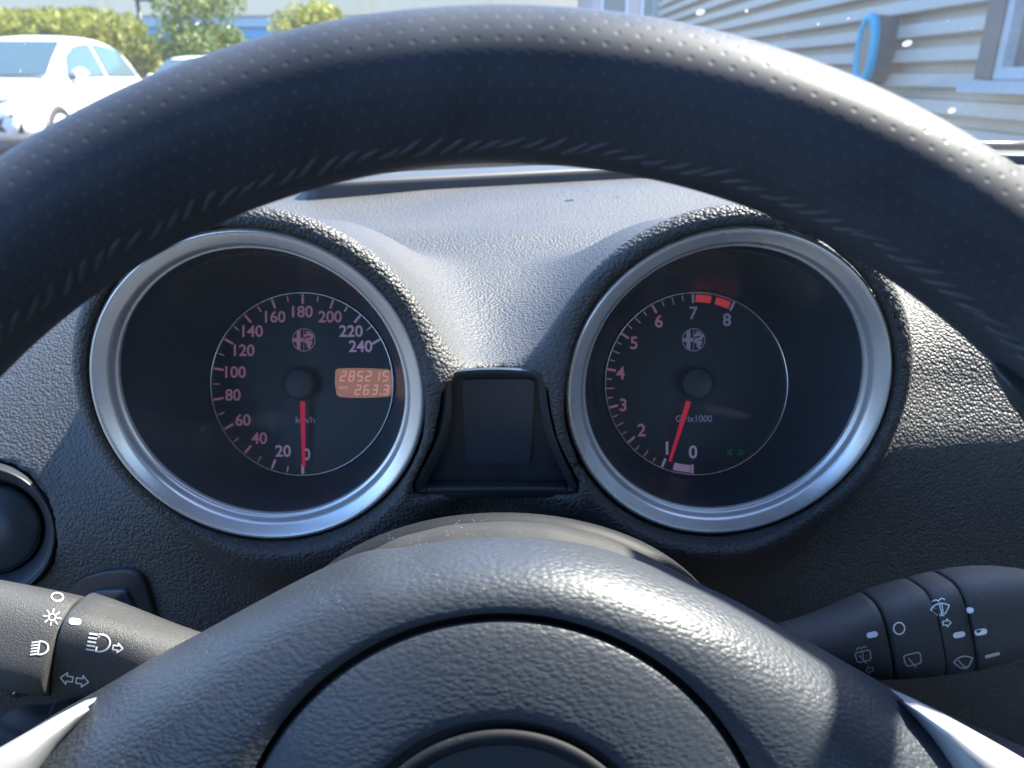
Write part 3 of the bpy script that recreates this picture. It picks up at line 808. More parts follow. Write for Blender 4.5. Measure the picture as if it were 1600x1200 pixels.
HA = [(-6,-3),(0,-3),(0,-6.2),(6.5,0),(0,6.2),(0,3),(-6,3)]
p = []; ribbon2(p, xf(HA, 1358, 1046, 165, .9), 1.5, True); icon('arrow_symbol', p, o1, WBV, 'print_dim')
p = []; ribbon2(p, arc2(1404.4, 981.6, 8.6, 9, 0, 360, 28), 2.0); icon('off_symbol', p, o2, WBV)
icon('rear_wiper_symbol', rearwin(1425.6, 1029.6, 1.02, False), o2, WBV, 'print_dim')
def fan(cx, cy, s, wash):
    q = []; t = -13
    top_ = [(-15,-3)] + [(-15+30*i/8, -3-6*math.sin(math.pi*i/8)) for i in range(1, 8)] + [(15,-3)]
    ribbon2(q, xf(top_ + [(6,8),(0,6.5),(-6,8)], cx, cy, t, s), 1.8, True)
    ribbon2(q, xf([(-7,-4),(1.5,10)], cx, cy, t, s), 1.7); ribbon2(q, xf([(-2.5,9.5),(3.5,10.5)], cx, cy, t, s), 1.5)
    if wash:
        for sx in (-1, 1): ribbon2(q, xf(arc2(sx*5, -12, 4.8, 3.6, 10, 170, 6), cx, cy, t, s), 1.6)
        ribbon2(q, xf([(0,-9),(1,6)], cx, cy, t, s), 1.5); ribbon2(q, xf([(4,-8),(3,5)], cx, cy, t, s), 1.3)
    return q
icon('washer_symbol', fan(1469, 952, 1.0, True), o3, WBV)
p = []; ribbon2(p, xf(HA, 1479, 973, -5, 1.0), 1.7, True); icon('arrow_symbol', p, o3, WBV)
p = []; pill2(p, 1498, 991.4, 19.5, 9, -10); icon('index_mark', p, o3, WBV)
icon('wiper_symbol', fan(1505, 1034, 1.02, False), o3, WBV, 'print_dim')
p = []; pill2(p, 1515, 953.4, 12, 9.5, 0); icon('speed_mark', p, o4, WBV)
p = []; pill2(p, 1532.4, 987, 19, 10, -10); icon('speed_mark', p, o4, WBV)
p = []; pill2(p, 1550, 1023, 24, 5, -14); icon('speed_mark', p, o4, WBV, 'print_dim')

# ================================================================== AIR VENT, SWITCHES on the dashboard
vn = VN; vc = VC
ve1 = Vector((0, 0, 1)).cross(vn).normalized(); ve2 = vn.cross(ve1)
vent = thing('air_vent', 'round black air vent with thin bright edge left of the speedometer', 'air vent', vc)
kv = (vc-EYEP).dot(FW)/FPX
def vring(prof): return MB().grid([circ(vc + vn*d, ve1, ve2, r*kv, 128) for r, d in prof], closed_v=True)
obj('outer_ring', vring([(107.5,-.03),(107.5,.002),(106.5,.0028),(105,.003),(103.5,.0027),(102,.0016),(101,.0012)]), M['black'], vent)
obj('collar', vring([(101,.0013),(97,.0005),(88,-.002),(78,-.007),(73,-.010),(72,-.014)]), M['black'], vent)
obj('barrel', vring([(72,-.018),(71,-.008),(69,-.0065),(64,-.006),(40,-.003),(20,-.0022),(.1,-.002)]), M['black'], vent)
ts = MB().grid([circ(vc + vn*(-.0068 + .0006*math.sin(a)), ve1, ve2, (71.3+.9*math.cos(a))*kv, 96) for a in [k*math.pi/3 for k in range(6)]], closed_u=True, closed_v=True)
obj('barrel_edge', ts, M['shroud'], vent)

def plate(name, label, cat, pts, hit_px, thick, m, inner=None):
    h = dash_hit(*hit_px); n = h[1] if h[1].dot(EYEP-h[0]) > 0 else -h[1]
    h = (h[0] + n*.0008, h[1])
    th = thing(name, label, cat, h[0]); lp = smooth_loop(pts, 72)
    c = Vector((sum(p.x for p in lp)/len(lp), sum(p.y for p in lp)/len(lp)))
    f = lambda p, d: on_plane(p.x, p.y, h[0], n) + n*d
    rows = [[f(p, -.01) for p in lp], [f(p, thick*.5) for p in lp], [f(c.lerp(p, .975), thick*.9) for p in lp], [f(c.lerp(p, .94), thick) for p in lp], [f(c.lerp(p, .02), thick) for p in lp]]
    obj('surround', MB().grid(rows, closed_v=True), m, th)
    return th, h, n
fs_pts = [(100,945),(108,922),(127,903),(150,894),(175,889),(204,888),(223,898),(234,920),(242,950),(247,985),(200,1000),(140,985),(110,965)]
fog, h, n = plate('fog_lamp_switch', 'small rounded switch with headlamp symbol behind the left stalk', 'switch', fs_pts, (215, 930), .0020, M['black'])
bp = smooth_loop([(132,945),(138,926),(152,918),(175,915),(198,915),(208,926),(216,950),(200,970),(150,965)], 54); c = Vector((172, 940))
f = lambda p, d: on_plane(p.x, p.y, h[0], n) + n*d
bt = obj('button', MB().grid([[f(p, .0005) for p in bp], [f(p, .0034) for p in bp], [f(c.lerp(p, .96), .0038) for p in bp], [f(c.lerp(p, .02), .0039) for p in bp]], closed_v=True), M['screen'], fog)
p = []; D = [(0,-6.5)] + [(7.5*math.cos(R(a)), -6.5*math.sin(R(a))) for a in range(80, -81, -20)] + [(0,6.5)]
ribbon2(p, xf(D, 173.5, 932, 5, 1.0), 1.3, True); pill2(p, 163, 925, 4.6, 4.6)
for k in range(3): ribbon2(p, [(169, 930+3.4*k), (163.5, 932+3.4*k)], 1.1)
obj('symbol', flat(p, lambda x, y: f(Vector((x, y)), .0047)), M['switch_ink'], bt, smooth=False)
lev, h2, n2 = plate('light_level_switch', 'small switch plate with a white tick below the left stalk', 'switch', [(10,1040),(12,1062),(20,1079),(32,1084),(50,1080),(70,1072),(90,1060),(80,1030),(40,1020)], (40, 1085), .003, M['black'])
p = []; ribbon2(p, [(26.5,1076),(33,1070.5)], 2.0); ribbon2(p, [(36,1068),(38,1066)], 1.5)
obj('tick_mark', flat(p, lambda x, y: on_plane(x, y, h2[0], n2) + n2*.0034), M['print'], lev, smooth=False)

# ================================================================== OWN CAR SHELL: bonnet, wiper, windscreen, door
M['bonnet'] = plain('dark_blue_grey_car_paint', (.07,.085,.095), .5, .2, 0)
M['liner'] = plain('grey_headliner_cloth', (.30,.30,.29), .9, 0, .0004, 900.)
M['door'] = plain('grey_door_plastic', (.085,.09,.095), .5, 0, .0002, 1500.)
M['seat'] = plain('dark_seat_cloth', (.05,.05,.055), .85, 0, .0004, 900.)
own = thing('car_cabin', 'cabin shell and bonnet of the car around the dashboard', 'car', (0, .9, 0))
xs = [-.42+.06*i for i in range(30)]
by = lambda x: float(back_y(np.array(x)))
def bonz(y): return EYE - .105 - .045*(y-.8) - .07*max(0, y-1.3)**2
rows = [[Vector((x, by(min(x, .5)) + .10 + q, bonz(by(min(x, .5))+.10+q) - .02*((x-.38)/.8)**2)) for x in xs] for q in [0, .02] + [.1*i for i in range(1, 12)]]
obj('bonnet', MB().grid(rows), M['bonnet'], own, solid=.01)
rows = [[Vector((x, by(min(x, .5)) + q, EYE + z)) for x in xs] for q, z in ((.005,-.13),(.012,-.100),(.05,-.112),(.09,-.118),(.10,-.125))]
obj('cowl', MB().grid(rows), M['black'], own)
wp = MB(); a = [Vector((x, by(min(x, .5))+.055+.02*math.sin((x+.3)*2), EYE-.074)) for x in [-.3+.05*i for i in range(19)]]
wip = thing('windscreen_wiper', 'black wiper arm lying at the foot of the windscreen', 'wiper', a[9])
wp.tube(a, .006, 8); obj('blade', wp, M['black'], wip)
obj('arm', MB().tube([Vector((.55, 1.0, EYE-.10)), Vector((.3, .90, EYE-.085)), a[8]+Vector((0,0,.012))], [.012,.008,.006], 8), M['satin'], wip)
# windscreen
wsn = thing('windscreen', 'dusty windscreen glass with white specks above the dashboard', 'windscreen', (.3, .75, EYE-.08))
def scr_pt(x, t): return Vector((x, (by(min(x, .42))+.02)*(1-t) + .10*t, EYE-.098 + .47*t + .05*math.sin(t*math.pi)))
rows = [[scr_pt(-.50+.05*i, t/12) for i in range(31)] for t in range(13)]
gm = MB().grid(rows); obj('glass', gm, M['windscreen'], wsn)
GB = bvh_of(gm)
M['speck'] = mat('white_dirt_speck', (.8,.8,.78), .7)
_k = N(M['speck']); _t = _k.n('ShaderNodeBsdfTranslucent'); _t.inputs[0].default_value = (.9,.9,.88,1); _x = _k.n('ShaderNodeMixShader'); _x.inputs[0].default_value = .13
_k.l(_k.b.outputs[0], _x.inputs[1]); _k.l(_t.outputs[0], _x.inputs[2]); _k.l(_x.outputs[0], M['speck'].node_tree.nodes['Material Output'].inputs[0])
sp = []
for x, y, r_, s_ in ((1094,18,8,5),(1166,16,3.5,3),(1417,67,9,5),(1487,172,7,4.5),(308,36,4,2.6),(357,41,3.5,3),(565,90,3,2),(1278,37,2.5,2),(1325,28,3,1.5),(32,110,2,2)):
    sp.append([Vector(q) for q in arc2(x, y, r_, s_, 0, 330, 11, -20)])
for _ in range(110):
    x, y = random.uniform(0, 1600), random.uniform(0, 290); r_ = random.choice((.5,.6,.8,1.1)); sp.append([Vector(q) for q in arc2(x, y, r_, r_, 0, 300, 5)])
ds = obj('dirt_specks', drape(sp, GB, .0006), M['speck'], wsn, smooth=False); ds['kind'] = 'stuff'
# doors, roof and seat back close the cabin the way the car does
for sx, xw in ((-1, -.43), (1, 1.10)):
    dm = MB()
    for (z0, z1, off) in ((0.35, EYE-.17, 0.),):
        rows = [[Vector((xw + sx*o, y, z)) for y in [-1.2+.1*i for i in range(20)]] for z, o in ((.35,0),(.6,-.01),(.78,-.015),(EYE-.20,0),(EYE-.17,.02),(EYE-.165,.07))]
    dm.grid(rows); obj('door_panel', dm, M['door'], own)
rf = MB(); rows = [[Vector((x, y, EYE + .36 - .05*((x-.33)/.7)**2 - .03*((y+.6)/.7)**2)) for y in [-1.6+.1*i for i in range(18)]] for x in [-.36+.1*i for i in range(15)]]
rf.grid(rows); obj('roof', rf, M['liner'], own, solid=.02)
mr = MB().grid([[Vector((.43 + sx_*.118*math.copysign(abs(math.cos(a))**.6, math.cos(a)), .305 + dy, EYE+.235 + dz_*math.copysign(abs(math.sin(a))**.7, math.sin(a)))) for a in [2*math.pi*i/40 for i in range(40)]] for sx_, dz_, dy in ((.3,.3,.045),(.85,.8,.035),(1,1*.034/.034,.012),(1,1,0.),(.96,.94,-.004))] , closed_v=True, cap=True) if False else MB()
ov = lambda k_, dy: [Vector((.445 + k_*.118*math.copysign(abs(math.cos(a))**.6, math.cos(a)), .350+dy, EYE+.235 + k_*.036*math.copysign(abs(math.sin(a))**.7, math.sin(a)))) for a in [2*math.pi*i/40 for i in range(40)]]
mr.grid([ov(.4,.045), ov(.85,.035), ov(1,.012), ov(1,0), ov(.95,-.004)], closed_v=True, cap=True)
mr.tube([Vector((.445,.37,EYE+.25)), Vector((.445,.35,EYE+.29)), Vector((.445,.30,EYE+.315))], .012, 10)
obj('unseen_shade_mirror', mr, M['black'], own)  # out-of-view mirror, added and placed to shade the right stalk
sb = MB().box((0, -.62, .75), (.5, .14, .8)); sb.box((0, -.66, 1.27), (.26, .10, .2)); obj('seat_back', sb, M['seat'], own, bevel=.04)

# ================================================================== OUTDOORS
def ground_noise(name, c1, c2, rough=.9):
    m = mat(name, c1, rough); k = N(m); tc = k.n('ShaderNodeTexCoord'); co = tc.outputs['Object']
    a = k.n('ShaderNodeTexNoise', i_Scale=.6, i_Detail=6.); b = k.n('ShaderNodeTexNoise', i_Scale=120., i_Detail=3.)
    k.l(co, a.inputs['Vector']); k.l(co, b.inputs['Vector'])
    f = k.math('ADD', k.math('MULTIPLY', a.outputs[0], .6), k.math('MULTIPLY', b.outputs[0], .4))
    k.l(k.mixc(k.ramp(f, .35, .65), c1, c2), k.b.inputs['Base Color']); k.l(k.bump(b.outputs[0], .6, .004), k.b.inputs['Normal'])
    return m
M['asphalt'] = ground_noise('worn_asphalt', (.042,.042,.044), (.065,.065,.067))
g = obj('ground', MB().add([(-400,-400,0),(400,-400,0),(400,900,0),(-400,900,0)], [(0,1,2,3)]), M['asphalt'], smooth=False); g['kind'] = 'structure'
M['line'] = mat('white_road_paint', (.7,.7,.68), .7)
ln = MB()
for k in range(7):
    x0 = -16 + 2.6*k; ln.add([(x0, 11.5, .004),(x0+.12, 11.5, .004),(x0+.12-1.8, 16.5, .004),(x0-1.8, 16.5, .004)], [(0,1,2,3)])
pl = obj('parking_lines', ln, M['line'], smooth=False); pl['kind'] = 'structure'

# --- cars
M['white_paint'] = plain('white_car_paint', (.80,.80,.79), .25, 0, 0, coat=.7)
M['car_glass'] = plain('dark_car_glass', (.045,.075,.085), .08, 0, 0, spec=.8)
M['car_black'] = plain('black_car_trim', (.02,.02,.022), .45, 0, 0)
M['tyre'] = plain('tyre_rubber', (.03,.03,.03), .8, 0, 0)
M['alloy'] = plain('alloy_wheel', (.5,.5,.52), .35, .7, 0)
M['lamp_glass'] = plain('headlamp_lens', (.35,.38,.40), .15, .2, 0)
def car_mesh_parts():
    """local frame: x = left side of the car, y = backwards from the nose, z up"""
    P = {}
    prof = [(0.0,.42,.60,.66),(.06,.30,.70,.76),(.22,.24,.82,.86),(.55,.22,.93,.905),(1.0,.22,1.0,.92),(1.5,.22,1.04,.925),(2.4,.22,1.05,.925),(3.3,.22,1.07,.925),(3.9,.23,1.08,.91),(4.25,.28,1.06,.87),(4.40,.40,.98,.80)]
    rows = []
    for y, z0, z1, w_ in prof:
        sec = [(0,z0),(.8*w_,z0),(.96*w_,z0+.07),(w_,z0+.18),(w_*.985,(z0+z1)/2-.02),(w_,(z0+z1)/2+.06),(w_*.985,z1-.12),(w_*.93,z1-.03),(w_*.82,z1),(w_*.5,z1+.025),(0,z1+.03)]
        full = [Vector((a,y,b)) for a, b in sec] + [Vector((-a,y,b)) for a, b in sec[-2:0:-1]]
        rows.append(full)
    P['body'] = MB().grid(rows, closed_v=True, cap=True)
    # greenhouse
    gl = [(1.02,1.00,.80),(1.5,1.28,.74),(1.95,1.52,.66),(2.3,1.60,.63),(2.8,1.625,.62),(3.4,1.60,.61),(3.9,1.50,.60),(4.08,1.42,.60),(4.33,1.03,.72)]
    rows = []
    for y, zt, wt in gl:
        zb = .98; wb = .87 - max(0, y-3.6)*.06
        k_ = (zt-zb)
        sec = [(wb,zb),(wb+(wt-wb)*.5, zb+k_*.55),(wt+.03,zb+k_*.88),(wt-.04,zb+k_*.97),(wt*.5,zt+.01),(0,zt+.015)]
        rows.append([Vector((a,y,b)) for a, b in sec] + [Vector((-a,y,b)) for a, b in sec[-2::-1]])
    P['roof'] = MB().grid(rows, cap=True)
    def gp(y, q, sx):                         # point on the greenhouse side, q from belt (0) to roof (1)
        for (y0,z0,w0),(y1,z1,w1) in zip(gl, gl[1:]):
            if y0 <= y <= y1:
                t = (y-y0)/(y1-y0); zt = z0+(z1-z0)*t; wt = w0+(w1-w0)*t
        zb = .98; wb = .87-max(0, y-3.6)*.06; x = wb+(wt+.03-wb)*q; return Vector((sx*(x+.012), y, zb+(zt-zb)*.88*q))
    wins = {}
    for nm, ys, top in (('front', [1.45,1.7,2.05,2.4,2.68], 1.), ('rear', [2.76,3.1,3.5,3.8,3.98], 1.)):
        for sx in (-1, 1):
            lo = [gp(y, .10, sx) for y in ys]; hi = []
            for i, y in enumerate(ys):
                q = .95
                if nm == 'front' and i == 0: q = .35
                if nm == 'rear' and i == 4: q = .45
                hi.append(gp(y, q, sx))
            wins[(nm, sx)] = MB().grid([lo, [a.lerp(b, .5)+Vector((sx*.012,0,0)) for a, b in zip(lo, hi)], hi])
    P['wins'] = wins
    def scrn(y0, z0, w0, y1, z1, w1, dy):
        return MB().grid([[Vector((w_*(-1+2*i/8), y + dy*0 + .05*(abs(-1+2*i/8))**2, z)) for i in range(9)] for y, z, w_ in ((y0,z0,w0),((y0+y1)/2,(z0+z1)/2+.015,(w0+w1)/2),(y1,z1,w1))])
    P['windscreen'] = scrn(1.03,1.07,.74,1.90,1.525,.60,0)
    return P
def wheel_parts(c, sx):
    a = Vector((sx,0,0)); e1, e2 = Vector((0,1,0)), Vector((0,0,1))
    ty = MB().grid([circ(c+a*d, e1, e2, r, 40) for r, d in ((.22,.02),(.235,.10),(.30,.115),(.335,.10),(.345,.06),(.345,-.06),(.335,-.10),(.22,-.10))], closed_v=True)
    rm = MB().grid([circ(c+a*d, e1, e2, r, 40) for r, d in ((.236,.098),(.225,.10),(.21,.085),(.20,.03),(.05,.03),(.001,.03))], closed_v=True)
    for k in range(5):
        t = 2*math.pi*k/5; u = e1*math.cos(t)+e2*math.sin(t); v_ = u.cross(a)
        rm.box(c+a*.075+u*.12, (.20,.055,.03), (u, v_, a))
    rm.grid([circ(c+a*d, e1, e2, r, 20) for r, d in ((.06,.03),(.055,.09),(.001,.095))], closed_v=True)
    ar = MB().grid([circ(c+a*d, e1, e2, r, 48) for r, d in ((.40,.02),(.40,.085),(.375,.088),(.36,.06),(.35,-.06),(.10,-.08))], closed_v=True)
    return ty, rm, ar
def build_car(label, loc, yaw, scale=1., hatch=True):
    P = car_mesh_parts(); th = thing('parked_car', label, 'car', (0,0,0), 'white cars parked across the yard')
    bd = obj('body', P['body'], M['white_paint'], th, bevel=0); bd.modifiers.new('s', 'SUBSURF').levels = 1; bd.modifiers['s'].render_levels = 1
    rf_ = obj('roof', P['roof'], M['white_paint'], th); rf_.modifiers.new('s', 'SUBSURF').render_levels = 1
    for (nm, sx), mb in P['wins'].items(): obj('side_window', mb, M['car_glass'], th)
    obj('front_windscreen', P['windscreen'], M['car_glass'], th)
    for sx in (-1, 1):
        for y in (.88, 3.55):
            ty, rm, ar = wheel_parts(Vector((sx*.815, y, .345)), sx)
            obj('wheel_arch', ar, M['car_black'], th)
            t_ = obj('tyre', ty, M['tyre'], th); obj('wheel_rim', rm, M['alloy'], t_)
        mm = MB().grid([[Vector((sx*(.93+.10*math.cos(u)*1.0 + .03), 1.60+.07*math.sin(v), 1.06+.075*math.sin(u)*1.0*max(.3,abs(math.cos(v)))+.03)) for u in [2*math.pi*k/12 for k in range(12)]] for v in (-1.3,-.7,0,.7,1.3)], closed_v=True, cap=True)
        obj('mirror', mm, M['white_paint'], th)
        hl = MB().grid([[Vector((sx*(.50+.34*t), .10+.32*t**2.2 - .03, .74+.04*t + q*(.035+.03*t))) for t in [k/8 for k in range(9)]] for q in (-1, 0, 1)])
        obj('headlight', hl, M['lamp_glass'], th, solid=.03)
        it = MB().add([Vector((sx*.42,-.012,.40)), Vector((sx*.80,.10,.56)), Vector((sx*.72,.045,.60)), Vector((sx*.46,-.012,.50)), Vector((sx*.80,.09,.36))], [(0,4,1,2,3)])
        obj('air_intake', it, M['car_black'], th, solid=.02)
        fn = MB().add([Vector((sx*.62,-.02,.36)), Vector((sx*.76,.04,.60)), Vector((sx*.82,.09,.60)), Vector((sx*.74,.03,.34))], [(0,1,2,3)])
        obj('bumper_fin', fn, M['white_paint'], th, solid=.03)
        for hy_, hz_ in ((2.45,.95),(3.45,.97)): obj('door_handle', MB().box((sx*.932, hy_, hz_), (.03,.18,.03)), M['white_paint'], th, bevel=.008)
        for y_ in (1.42, 2.70): obj('door_seam', MB().tube([Vector((sx*.905, y_, .34)), Vector((sx*.918, y_, .60)), Vector((sx*.918, y_, .80)), Vector((sx*.885, y_+.02, 1.02))], .009, 6), M['car_black'], th)
        obj('tail_lamp', MB().box((sx*.86, 4.27, .93), (.10,.16,.12)), M['needle'], th, bevel=.02)
        bd_ = MB().box((sx*.918, 2.2, .33), (.03, 1.9, .12)); obj('sill_trim', bd_, M['car_black'], th, bevel=.01)
    gr = MB().grid([[Vector((.44*(-1+2*i/8), -.015+.02*abs(-1+2*i/8)**2, z)) for i in range(9)] for z in (.28,.36,.46)])
    obj('lower_grille', gr, M['car_black'], th, solid=.02)
    pt = MB().box((0,-.03,.56), (.50,.012,.11)); obj('number_plate', pt, M['print'], th, bevel=.004)
    th.location = loc; th.rotation_euler = (0, 0, yaw); th.scale = (scale,)*3
    return th
# front left wheel of the near car stands under pixel (88, 214)
yaw = R(3)
tgt = at_z(88, 205, 0.)
tgt = Vector((tgt.x, tgt.y, 0))
dd = tgt.length; k_ = 12.9/dd; tgt = Vector((tgt.x*k_, tgt.y*k_, 0))
rotm = Matrix.Rotation(yaw, 3, 'Z')
loc = tgt - rotm @ Vector((.815, .88, 0))
build_car('white crossover parked nearest, its front wheel and dark windscreen visible', loc, yaw)
loc2 = at_z(330, 190, 0); loc2 = Vector((loc2.x, loc2.y, 0)); loc2 = loc2*(22/loc2.length)
build_car('white car parked behind the nearer crossover, only its roof and glass visible', loc2 - rotm @ Vector((.6, 1.0, 0)), yaw, .95)

# --- vegetation
def leaf_mat(name, c1, c2):
    m = bpy.data.materials.new(name); m.use_nodes = True; t = m.node_tree; b = t.nodes['Principled BSDF']; out = t.nodes['Material Output']
    k = N(m); tc = k.n('ShaderNodeTexCoord'); nz = k.n('ShaderNodeTexNoise', i_Scale=1.6, i_Detail=4.); k.l(tc.outputs['Object'], nz.inputs['Vector'])
    col = k.mixc(k.ramp(nz.outputs[0], .38, .62), c1, c2); k.l(col, b.inputs['Base Color']); b.inputs['Roughness'].default_value = .6
    tr = k.n('ShaderNodeBsdfTranslucent'); k.l(col, tr.inputs[0]); mx = k.n('ShaderNodeMixShader'); mx.inputs[0].default_value = .5
    k.l(b.outputs[0], mx.inputs[1]); k.l(tr.outputs[0], mx.inputs[2]); k.l(mx.outputs[0], out.inputs[0])
    return m
M['leaf_y'] = leaf_mat('yellow_green_leaves', (.20,.23,.03), (.36,.36,.05))
M['leaf_g'] = leaf_mat('green_leaves', (.10,.16,.03), (.20,.25,.05))
M['bark'] = plain('grey_bark', (.16,.13,.10), .9, 0, .01, 30.)
def crown(blobs, n, size, rng):
    mb = MB()
    for _ in range(n):
        c, r_ = rng.choice(blobs)
        d = Vector((rng.gauss(0,1), rng.gauss(0,1), rng.gauss(0,1))).normalized()*(rng.random()**.45)
        p_ = Vector(c) + Vector((d.x*r_[0], d.y*r_[1], d.z*r_[2]))
        a = Vector((rng.gauss(0,1), rng.gauss(0,1), rng.gauss(0,1))).normalized(); b_ = a.orthogonal().normalized(); s_ = size*rng.uniform(.6, 1.4)
        mb.add([p_-a*s_, p_+b_*s_*.45, p_+a*s_, p_-b_*s_*.45], [(0,1,2,3)])
    return mb
def plant(name, label, cat, base, H, W, m, seed, trunk_h, n=6500, size=.10, group=None):
    rng = random.Random(seed); th = thing(name, label, cat, base, group); b = Vector(base)
    blobs = []
    for i in range(9):
        a = rng.uniform(0, 6.28); q = rng.random()
        zc = trunk_h + (H-trunk_h)*(.2+.65*q); rr = W*.5*(1-.55*q)*rng.uniform(.35, .8)
        r_ = W*rng.uniform(.18, .30)
        blobs.append((b + Vector((rr*math.cos(a), rr*math.sin(a), zc)), (r_, r_, r_*rng.uniform(.7, 1.05)*(H-trunk_h)/max(W, .1)*.9)))
    tk = MB().tube([b, b+Vector((.03,0,trunk_h*.6)), b+Vector((.0,.05,trunk_h+ (H-trunk_h)*.3)), b+Vector((.05,0,H*.85))], [.06*W**.5+.02, .05*W**.5, .035*W**.5, .012], 10)
    for c, r_ in blobs[:6]: tk.tube([b+Vector((0,0,trunk_h*.8)), (b+Vector((0,0,trunk_h))).lerp(c, .6), c], [.03*W**.5, .02*W**.5, .008], 6)
    obj('trunk', tk, M['bark'], th); obj('crown', crown(blobs, n, size, rng), M[m], th, smooth=False)
def gpt(px, dist):
    r = ray(px, 130); r.z = 0; r.normalize(); return Vector((r.x*dist, r.y*dist, 0))
GS = 'yellow green shrubs behind the parked cars'
def topz(py, dist): return EYE + dist*math.tan(math.atan((600-py)/FPX) - PITCH)
plant('shrub', 'yellow green shrub at the left picture edge behind the white crossover', 'shrub', gpt(30, 27), topz(20, 27), 4.2, 'leaf_y', 1, .3, group=GS)
plant('shrub', 'yellow green shrub above the roof of the white crossover', 'shrub', gpt(105, 27), topz(24, 27), 3.6, 'leaf_y', 2, .3, group=GS)
plant('shrub', 'yellow green shrub right above the rear of the white crossover', 'shrub', gpt(172, 26), topz(26, 26), 3.2, 'leaf_y', 3, .3, group=GS)
plant('shrub', 'low dark green shrub above the roof of the second white car', 'shrub', gpt(275, 28), topz(68, 28), 3.2, 'leaf_g', 4, .2, group=GS)
plant('tree', 'loose green tree standing in front of the blue building wall', 'tree', gpt(335, 25), topz(-40, 25), 2.9, 'leaf_g', 5, .9, n=6500, size=.085)
plant('tree', 'yellow green bushy tree above the top left of the steering wheel rim', 'tree', gpt(508, 29), topz(-15, 29), 3.6, 'leaf_y', 6, .5, n=6500, size=.095)

# --- far building with a blue lower wall
M['cream'] = plain('cream_render', (.95,.74,.46), .8, 0, .002, 12.)
M['blue_wall'] = plain('blue_cladding', (.17,.38,.56), .5, 0, .001, 10.)
M['grey_band'] = plain('pale_blue_fascia', (.42,.52,.60), .6, 0, .001, 10.)
YB = 46.
def bz(py): return topz(py, YB)
bld = thing('warehouse', 'long cream building with blue lower wall beyond the parked cars', 'building', (-14, YB, 0))
def wallbox(mb, x0, x1, z0, z1, y0, y1): return mb.box(((x0+x1)/2, (y0+y1)/2, (z0+z1)/2), (x1-x0, y1-y0, z1-z0))
XL, XR = -60., 4.6
zb1, zb2 = bz(42), bz(25)
obj('blue_wall', wallbox(MB(), XL, XR, 0, zb1, YB, YB+14), M['blue_wall'], bld, smooth=False)
obj('fascia', wallbox(MB(), XL-.1, XR+.1, zb1, zb2, YB-.25, YB+14), M['grey_band'], bld, smooth=False)
obj('upper_wall', wallbox(MB(), XL-.2, XR+.2, zb2, zb2+5.5, YB-.45, YB+14), M['cream'], bld, smooth=False)
for i in range(8):
    x = -50+7*i; obj('pilaster', wallbox(MB(), x, x+.5, zb2+.0, zb2+5.4, YB-.62, YB-.452), M['cream'], bld, smooth=False)
for i in range(7):
    x = -44+6.4*i; wn = obj('window', wallbox(MB(), x, x+3.4, 1.0, zb1-.35, YB-.06, YB-.002), M['car_glass'], bld, smooth=False)
    fr_ = MB(); wallbox(fr_, x-.08, x+3.48, .9, 1.0, YB-.1, YB-.003); wallbox(fr_, x+1.65, x+1.75, 1.0, zb1-.35, YB-.1, YB-.062); obj('window_frame', fr_, M['print'], wn, smooth=False)
# lamp post
lp = thing('lamp_post', 'thin grey post in front of the blue wall', 'post', gpt(235, 32)); b = gpt(235, 32)
obj('pole', MB().tube([b, b+Vector((0,0,2.)), b+Vector((0,0,topz(10,32)))], [.09,.08,.06], 10), M['car_black'], lp)
obj('lamp_head', MB().box(b+Vector((.3,0,topz(10,32))), (.7,.2,.08)), M['car_black'], lp, bevel=.02)

# --- house between the two large buildings
M['brick'] = plain('pale_pink_render', (.55,.45,.42), .8, 0, .002, 20.)
hs = thing('house', 'small pale building glimpsed left of the corrugated wall', 'house', (6, 34, 0))
obj('wall', wallbox(MB(), 3.2, 12, 0, 4.6, 34, 42), M['brick'], hs, smooth=False)
rfm = MB().add([(2.9,33.6,4.6),(12.3,33.6,4.6),(12.3,42.4,4.6),(2.9,42.4,4.6),(2.9,38,7),(12.3,38,7)], [(0,1,5,4),(2,3,4,5),(0,4,3),(1,2,5),(0,3,2,1)]); obj('roof', rfm, M['car_black'], hs, smooth=False)
for i, x in enumerate((3.6, 5.2, 6.8)):
    for z in (1.1, 3.0):
        wn = obj('window', wallbox(MB(), x, x+.9, z, z+1.2, 33.95, 33.998), M['car_glass'], hs, smooth=False)
        f_ = MB(); wallbox(f_, x-.08, x, z-.08, z+1.28, 33.92, 33.996); wallbox(f_, x+.9, x+.98, z-.08, z+1.28, 33.92, 33.996); wallbox(f_, x, x+.9, z+1.2, z+1.28, 33.92, 33.996); wallbox(f_, x-.08, x+.98, z-.16, z-.08, 33.88, 33.996)
        obj('window_frame', f_, M['print'], wn, smooth=False)

# --- corrugated wall on the right
M['steel'] = plain('pale_grey_sheet_metal', (.41,.385,.32), .4, .15, 0)
M['trim'] = plain('dark_grey_trim', (.07,.08,.09), .5, 0, 0)
M['ltrim'] = plain('light_blue_grey_trim', (.36,.44,.47), .5, 0, 0)
XW = 2.98; Y1 = 17.6; Y0 = -3.0; PT = .172
hall = thing('corrugated_hall', 'hall with pale grey horizontally corrugated sheet wall on the right', 'building', (XW, 5, 0))
rows = []; z = -.05; k = 0
WY0, WY1, WZ0, WZ1 = 3.75, 5.28, EYE-.02, EYE+1.35        # window opening
prf = []
while z < 3.5:
    prf += [(z, 0.), (z+.084, .016), (z+.090, .11), (z+.152, .115), (z+.162, .004)]; z += PT
for a, b_ in (((Y0, WY0), None), ((WY1, Y1), None)):
    pass
cm = MB()
def sheet(y0, y1, z0, z1):
    pr = [(q, d) for q, d in prf if z0 <= q <= z1]
    if len(pr) > 1: cm.grid([[Vector((XW+d, y, q)) for q, d in pr] for y in (y0, y1)])
